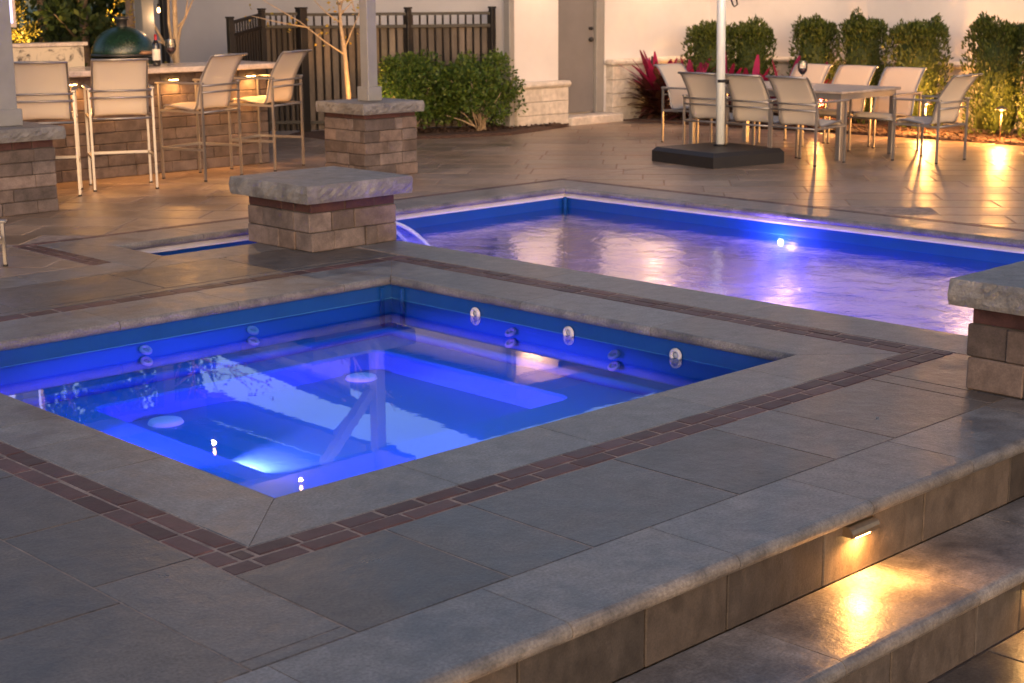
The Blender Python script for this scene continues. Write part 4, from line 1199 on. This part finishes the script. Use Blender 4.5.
# young tree beside the bar (bare lit stems)
q = random.Random(21)
t = empty('young_tree', (6.56, 11.0, 0)); tag(t, 'young multi stemmed tree lit orange behind the bar, nearly bare', 'tree', 'young trees')
mb = MB(); tips = []
mb.tube([(0, 0, 0), (.0, 0, 1.0), (.01, 0, 1.7), (.02, .02, 2.6)], [.045, .036, .026, .014], 8)
for (a, b, c_, rr) in (((.0, 0, 1.1), (.05, -.03, 1.38), (.20, -.1, 1.72), .018), ((.01, 0, 1.38), (.10, -.07, 1.5), (.14, -.09, 1.8), .012), ((-.02, 0, .95), (-.05, .04, 1.45), (-.03, .04, 2.2), .02), ((-.1, .08, 1.22), (-.22, .15, 1.50), (-.24, .17, 1.58), .018), ((-.03, .02, 1.05), (-.1, .08, 1.22), (-.28, .2, 1.30), .016)):
    mb.tube([a, b, c_], [rr, rr * .8, rr * .5], 7)
for k in range(8): limb(mb, Vector((0, 0, 1.9 + .1 * k)), (rv(q) + Vector((0, 0, 1))).normalized(), .7, .014, 1, q, tips)
mb.build('trunk', M['palebark'], t)
lf = MB()
for (p, d) in tips:
    for k in range(9): leaf(lf, p + rv(q) * .12, rv(q), .05, .018, q)
lf.build('leaves', M['yleaf'], t)
lamp('uplight_glow', 'SPOT', (.35, -.55, 1.09), 14, AMB, t, .03, (R(150), 0, R(-20)), R(90), .8)
# young tree in front of the fence
t = empty('young_tree', (9.13, 11.2, 0)); tag(t, 'young tree with forking trunk and a few yellow leaves in front of the fence', 'tree', 'young trees')
mb = MB(); tips = []; q = random.Random(22)
mb.tube([(.03, 0, 0), (.02, 0, .5), (-.02, 0, 1.05), (-.06, .01, 1.35), (-.07, .02, 1.75), (-.08, .02, 2.7)], [.036, .032, .028, .020, .016, .008], 8)
for P in ([(-.03, 0, 1.02), (-.25, .1, 1.18), (-.50, .25, 1.42), (-.85, .45, 1.66), (-1.2, .6, 1.9)], [(-.01, 0, 1.1), (.06, -.05, 1.3), (.14, -.1, 1.5), (.2, -.14, 1.9)], [(-.06, 0, 1.4), (-.2, .1, 1.52), (-.45, .2, 1.8)], [(-.4, .2, 1.35), (-.75, .35, 1.42), (-1.05, .5, 1.50)], [(-.07, 0, 1.5), (.05, -.03, 1.62), (.16, -.08, 1.8)]):
    mb.tube(P, [.009 * (1 - .6 * i / len(P)) for i in range(len(P))], 7)
    for k in range(1, len(P)): tips.append((Vector(P[k]), Vector((0, 0, 1))))
for k in range(9): limb(mb, Vector((-.07, .02, 1.5 + .14 * k)), (rv(q) + Vector((0, 0, .6))).normalized(), .6, .011, 1, q, tips)
mb.build('trunk', M['palebark'], t)
lf = MB()
for (p, d) in tips:
    for k in range(5):
        dd = rv(q); dd.z = -abs(dd.z) * .6; dd.normalize()
        leaf(lf, p + rv(q) * .14, dd, q.uniform(.04, .06), .02, q)
lf.build('leaves', M['yleaf'], t)
t2 = empty('tree_uplight', (8.95, 10.75, .03)); tag(t2, 'small brass uplight at the foot of the young tree by the fence', 'spotlight')
mb = MB(); mb.tube([(0, 0, .0), (.01, .03, .09)], .028, 12, caps=True); mb.build('housing', M['brass'], t2)
mb = MB(); mb.lathe([(.0001, 0), (.022, 0)], (.01, .032, .094), n=12); mb.build('lens', M['amber'], t2)
lamp('glow', 'SPOT', (.01, .04, .11), 34, AMB, t2, .03, (R(165), 0, 0), R(100), .8)
t2 = empty('tree_uplight', (9.45, 10.6, .03)); tag(t2, 'small brass uplight in the mulch left of the leafy shrubs', 'spotlight')
mb = MB(); mb.tube([(0, 0, .0), (.01, .03, .09)], .028, 12); mb.build('housing', M['brass'], t2)
lamp('glow', 'SPOT', (.0, .02, .12), 30, (1, .62, .15), t2, .03, (R(170), 0, 0), R(110), .8)

# background trees left of the house
def bgtree(x, y, w_, h, seed, mat, label, n=5200, ls=.15, cat='tree', z0=0):
    q = random.Random(seed); t = empty('evergreen_tree', (x, y, z0)); tag(t, label, cat, 'trees behind the bar')
    if h > 6: n = int(n * 1.9); ls *= 1.15
    mb = MB(); cl = []
    K = 70
    for k in range(K):
        zz = q.uniform(.06, 1); rr = w_ * (1 - .75 * zz ** 1.6) * q.uniform(.45, 1.0); a = q.uniform(0, 2 * PI)
        cl.append((Vector((math.cos(a) * rr, math.sin(a) * rr, zz * h)), q.uniform(.16, .34) * w_ * (1.1 - .4 * zz)))
    for (c_, rad) in cl:
        for i in range(n // K):
            v_ = rv(q); p = c_ + v_ * rad * q.random() ** .4
            leaf(mb, p, (v_ + Vector((0, 0, .5)) + rv(q) * .6).normalized(), q.uniform(.5, 1) * ls, ls * .24, q)
    mb.build('crown', mat, t)
    tr = MB(); tr.tube([(0, 0, 0), (.03, .02, h * .5), (0, 0, h * .92)], [.09, .06, .015], 8)
    for k in range(8):
        c_ = cl[k][0]; tr.tube([(0, 0, c_.z * .7), tuple(c_)], [.025, .008], 5)
    tr.build('trunk', M['bark'], t)
bgtree(5.00, 17.20, 1.62, 6.72, 31, M['ever'], 'dark evergreen tree at the far left behind the bar', 7000)
bgtree(6.60, 18.40, 1.75, 7.68, 32, M['ever'], 'dark evergreen tree behind the golden tree', 7000)
bgtree(8.60, 18.00, 1.75, 7.36, 33, M['ever'], 'dark evergreen tree directly behind the domed grill', 7000)
bgtree(10.40, 19.00, 1.75, 7.36, 34, M['ever'], 'dark evergreen tree close to the house corner', 6000)
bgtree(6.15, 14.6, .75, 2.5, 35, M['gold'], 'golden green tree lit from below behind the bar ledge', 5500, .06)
bgtree(7.1, 12.9, .38, 2.6, 36, M['yleaf'], 'small yellow leaved tree above the grill', 900, .05, z0=0)
bgtree(4.2, 15.2, 1.0, 3.2, 37, M['ever'], 'evergreen tree at the left edge beside the lit screen', 5500)
bgtree(7.9, 15.5, .95, 3.0, 38, M['ever'], 'evergreen tree between the golden tree and the rear post', 5000)
bgtree(5.20, 20.50, 2.25, 8.80, 39, M['ever'], 'tall evergreen tree in the second row behind the bar, left', 6000)
bgtree(8.00, 21.50, 2.25, 8.80, 40, M['ever'], 'tall evergreen tree in the second row behind the bar, right', 6000)
t2 = empty('garden_spotlight', (5.85, 13.6, .0)); tag(t2, 'brass spotlight on the ground shining up the golden tree', 'spotlight')
mb = MB(); mb.tube([(0, 0, .0), (.03, .06, .12)], .035, 12); mb.build('housing', M['brass'], t2)
lamp('glow', 'SPOT', (.03, .08, .16), 420, (1, .66, .2), t2, .04, (R(158), 0, R(-10)), R(100), .8)
lamp('glow', 'SPOT', (.9, -.4, 1.2), 130, (1, .66, .2), t2, .04, (R(150), 0, R(-40)), R(100), .8)

# ------------------------------------------------------------------ sky and sun
w_ = bpy.data.worlds.new('World'); scene.world = w_; w_.use_nodes = True
nt = w_.node_tree; nt.nodes.clear()
o = nt.nodes.new('ShaderNodeOutputWorld'); b = nt.nodes.new('ShaderNodeBackground')
sk = nt.nodes.new('ShaderNodeTexSky'); sk.sky_type = 'NISHITA'; sk.sun_disc = False
SE, SR = R(9.0), R(215)
sk.sun_elevation = SE; sk.sun_rotation = SR; sk.altitude = 100; sk.air_density = 1.0; sk.dust_density = 2.5; sk.ozone_density = 1.5
hue = nt.nodes.new('ShaderNodeMix'); hue.data_type = 'RGBA'; hue.blend_type = 'MULTIPLY'; hue.inputs[0].default_value = 1
hue.inputs[7].default_value = (1.09, .965, .975, 1)
nt.links.new(sk.outputs[0], hue.inputs[6]); nt.links.new(hue.outputs[2], b.inputs[0]); nt.links.new(b.outputs[0], o.inputs[0]); b.inputs[1].default_value = .10
sd = bpy.data.lights.new('Sun', 'SUN'); sd.energy = .13; sd.angle = R(60); sd.color = (1, .72, .66)
so = bpy.data.objects.new('Sun', sd); col.objects.link(so)
dv = Vector((math.sin(SR) * math.cos(R(14)), math.cos(SR) * math.cos(R(14)), math.sin(R(14))))
so.rotation_euler = dv.to_track_quat('Z', 'Y').to_euler()

# ------------------------------------------------------------------ camera
f_, pitch, roll, yaw = 1547.07, .221406565, -.00623870889, .803439527
cp_, sp_ = math.cos(pitch), math.sin(pitch); cr_, sr_ = math.cos(roll), math.sin(roll)
Rt = Vector((1, 0, 0)); Up = Vector((0, sp_, cp_)); Fw = Vector((0, cp_, -sp_))
R2 = Rt * cr_ + Up * sr_; U2 = -Rt * sr_ + Up * cr_
Xw = Vector((math.sin(yaw), math.cos(yaw), 0)); Yw = Vector((-math.cos(yaw), math.sin(yaw), 0))
def tw(v): return Vector((Xw.dot(v), Yw.dot(v), v.z))
r3, u3, w3 = tw(R2), tw(U2), tw(Fw)
cd = bpy.data.cameras.new('Camera'); cam = bpy.data.objects.new('Camera', cd); col.objects.link(cam)
mt = Matrix(((r3.x, u3.x, -w3.x, -3.0465), (r3.y, u3.y, -w3.y, -4.383), (r3.z, u3.z, -w3.z, 1.75), (0, 0, 0, 1)))
cam.matrix_world = mt
cd.sensor_width = 36; cd.lens = f_ / 1024 * 36; cd.clip_end = 1500; cd.clip_start = .05
cd.dof.use_dof = True; cd.dof.focus_distance = 6.8; cd.dof.aperture_fstop = 5.6
scene.camera = cam
vs = scene.view_settings; vs.view_transform = 'Standard'; vs.look = 'None'; vs.gamma = 1; vs.exposure = 1.6
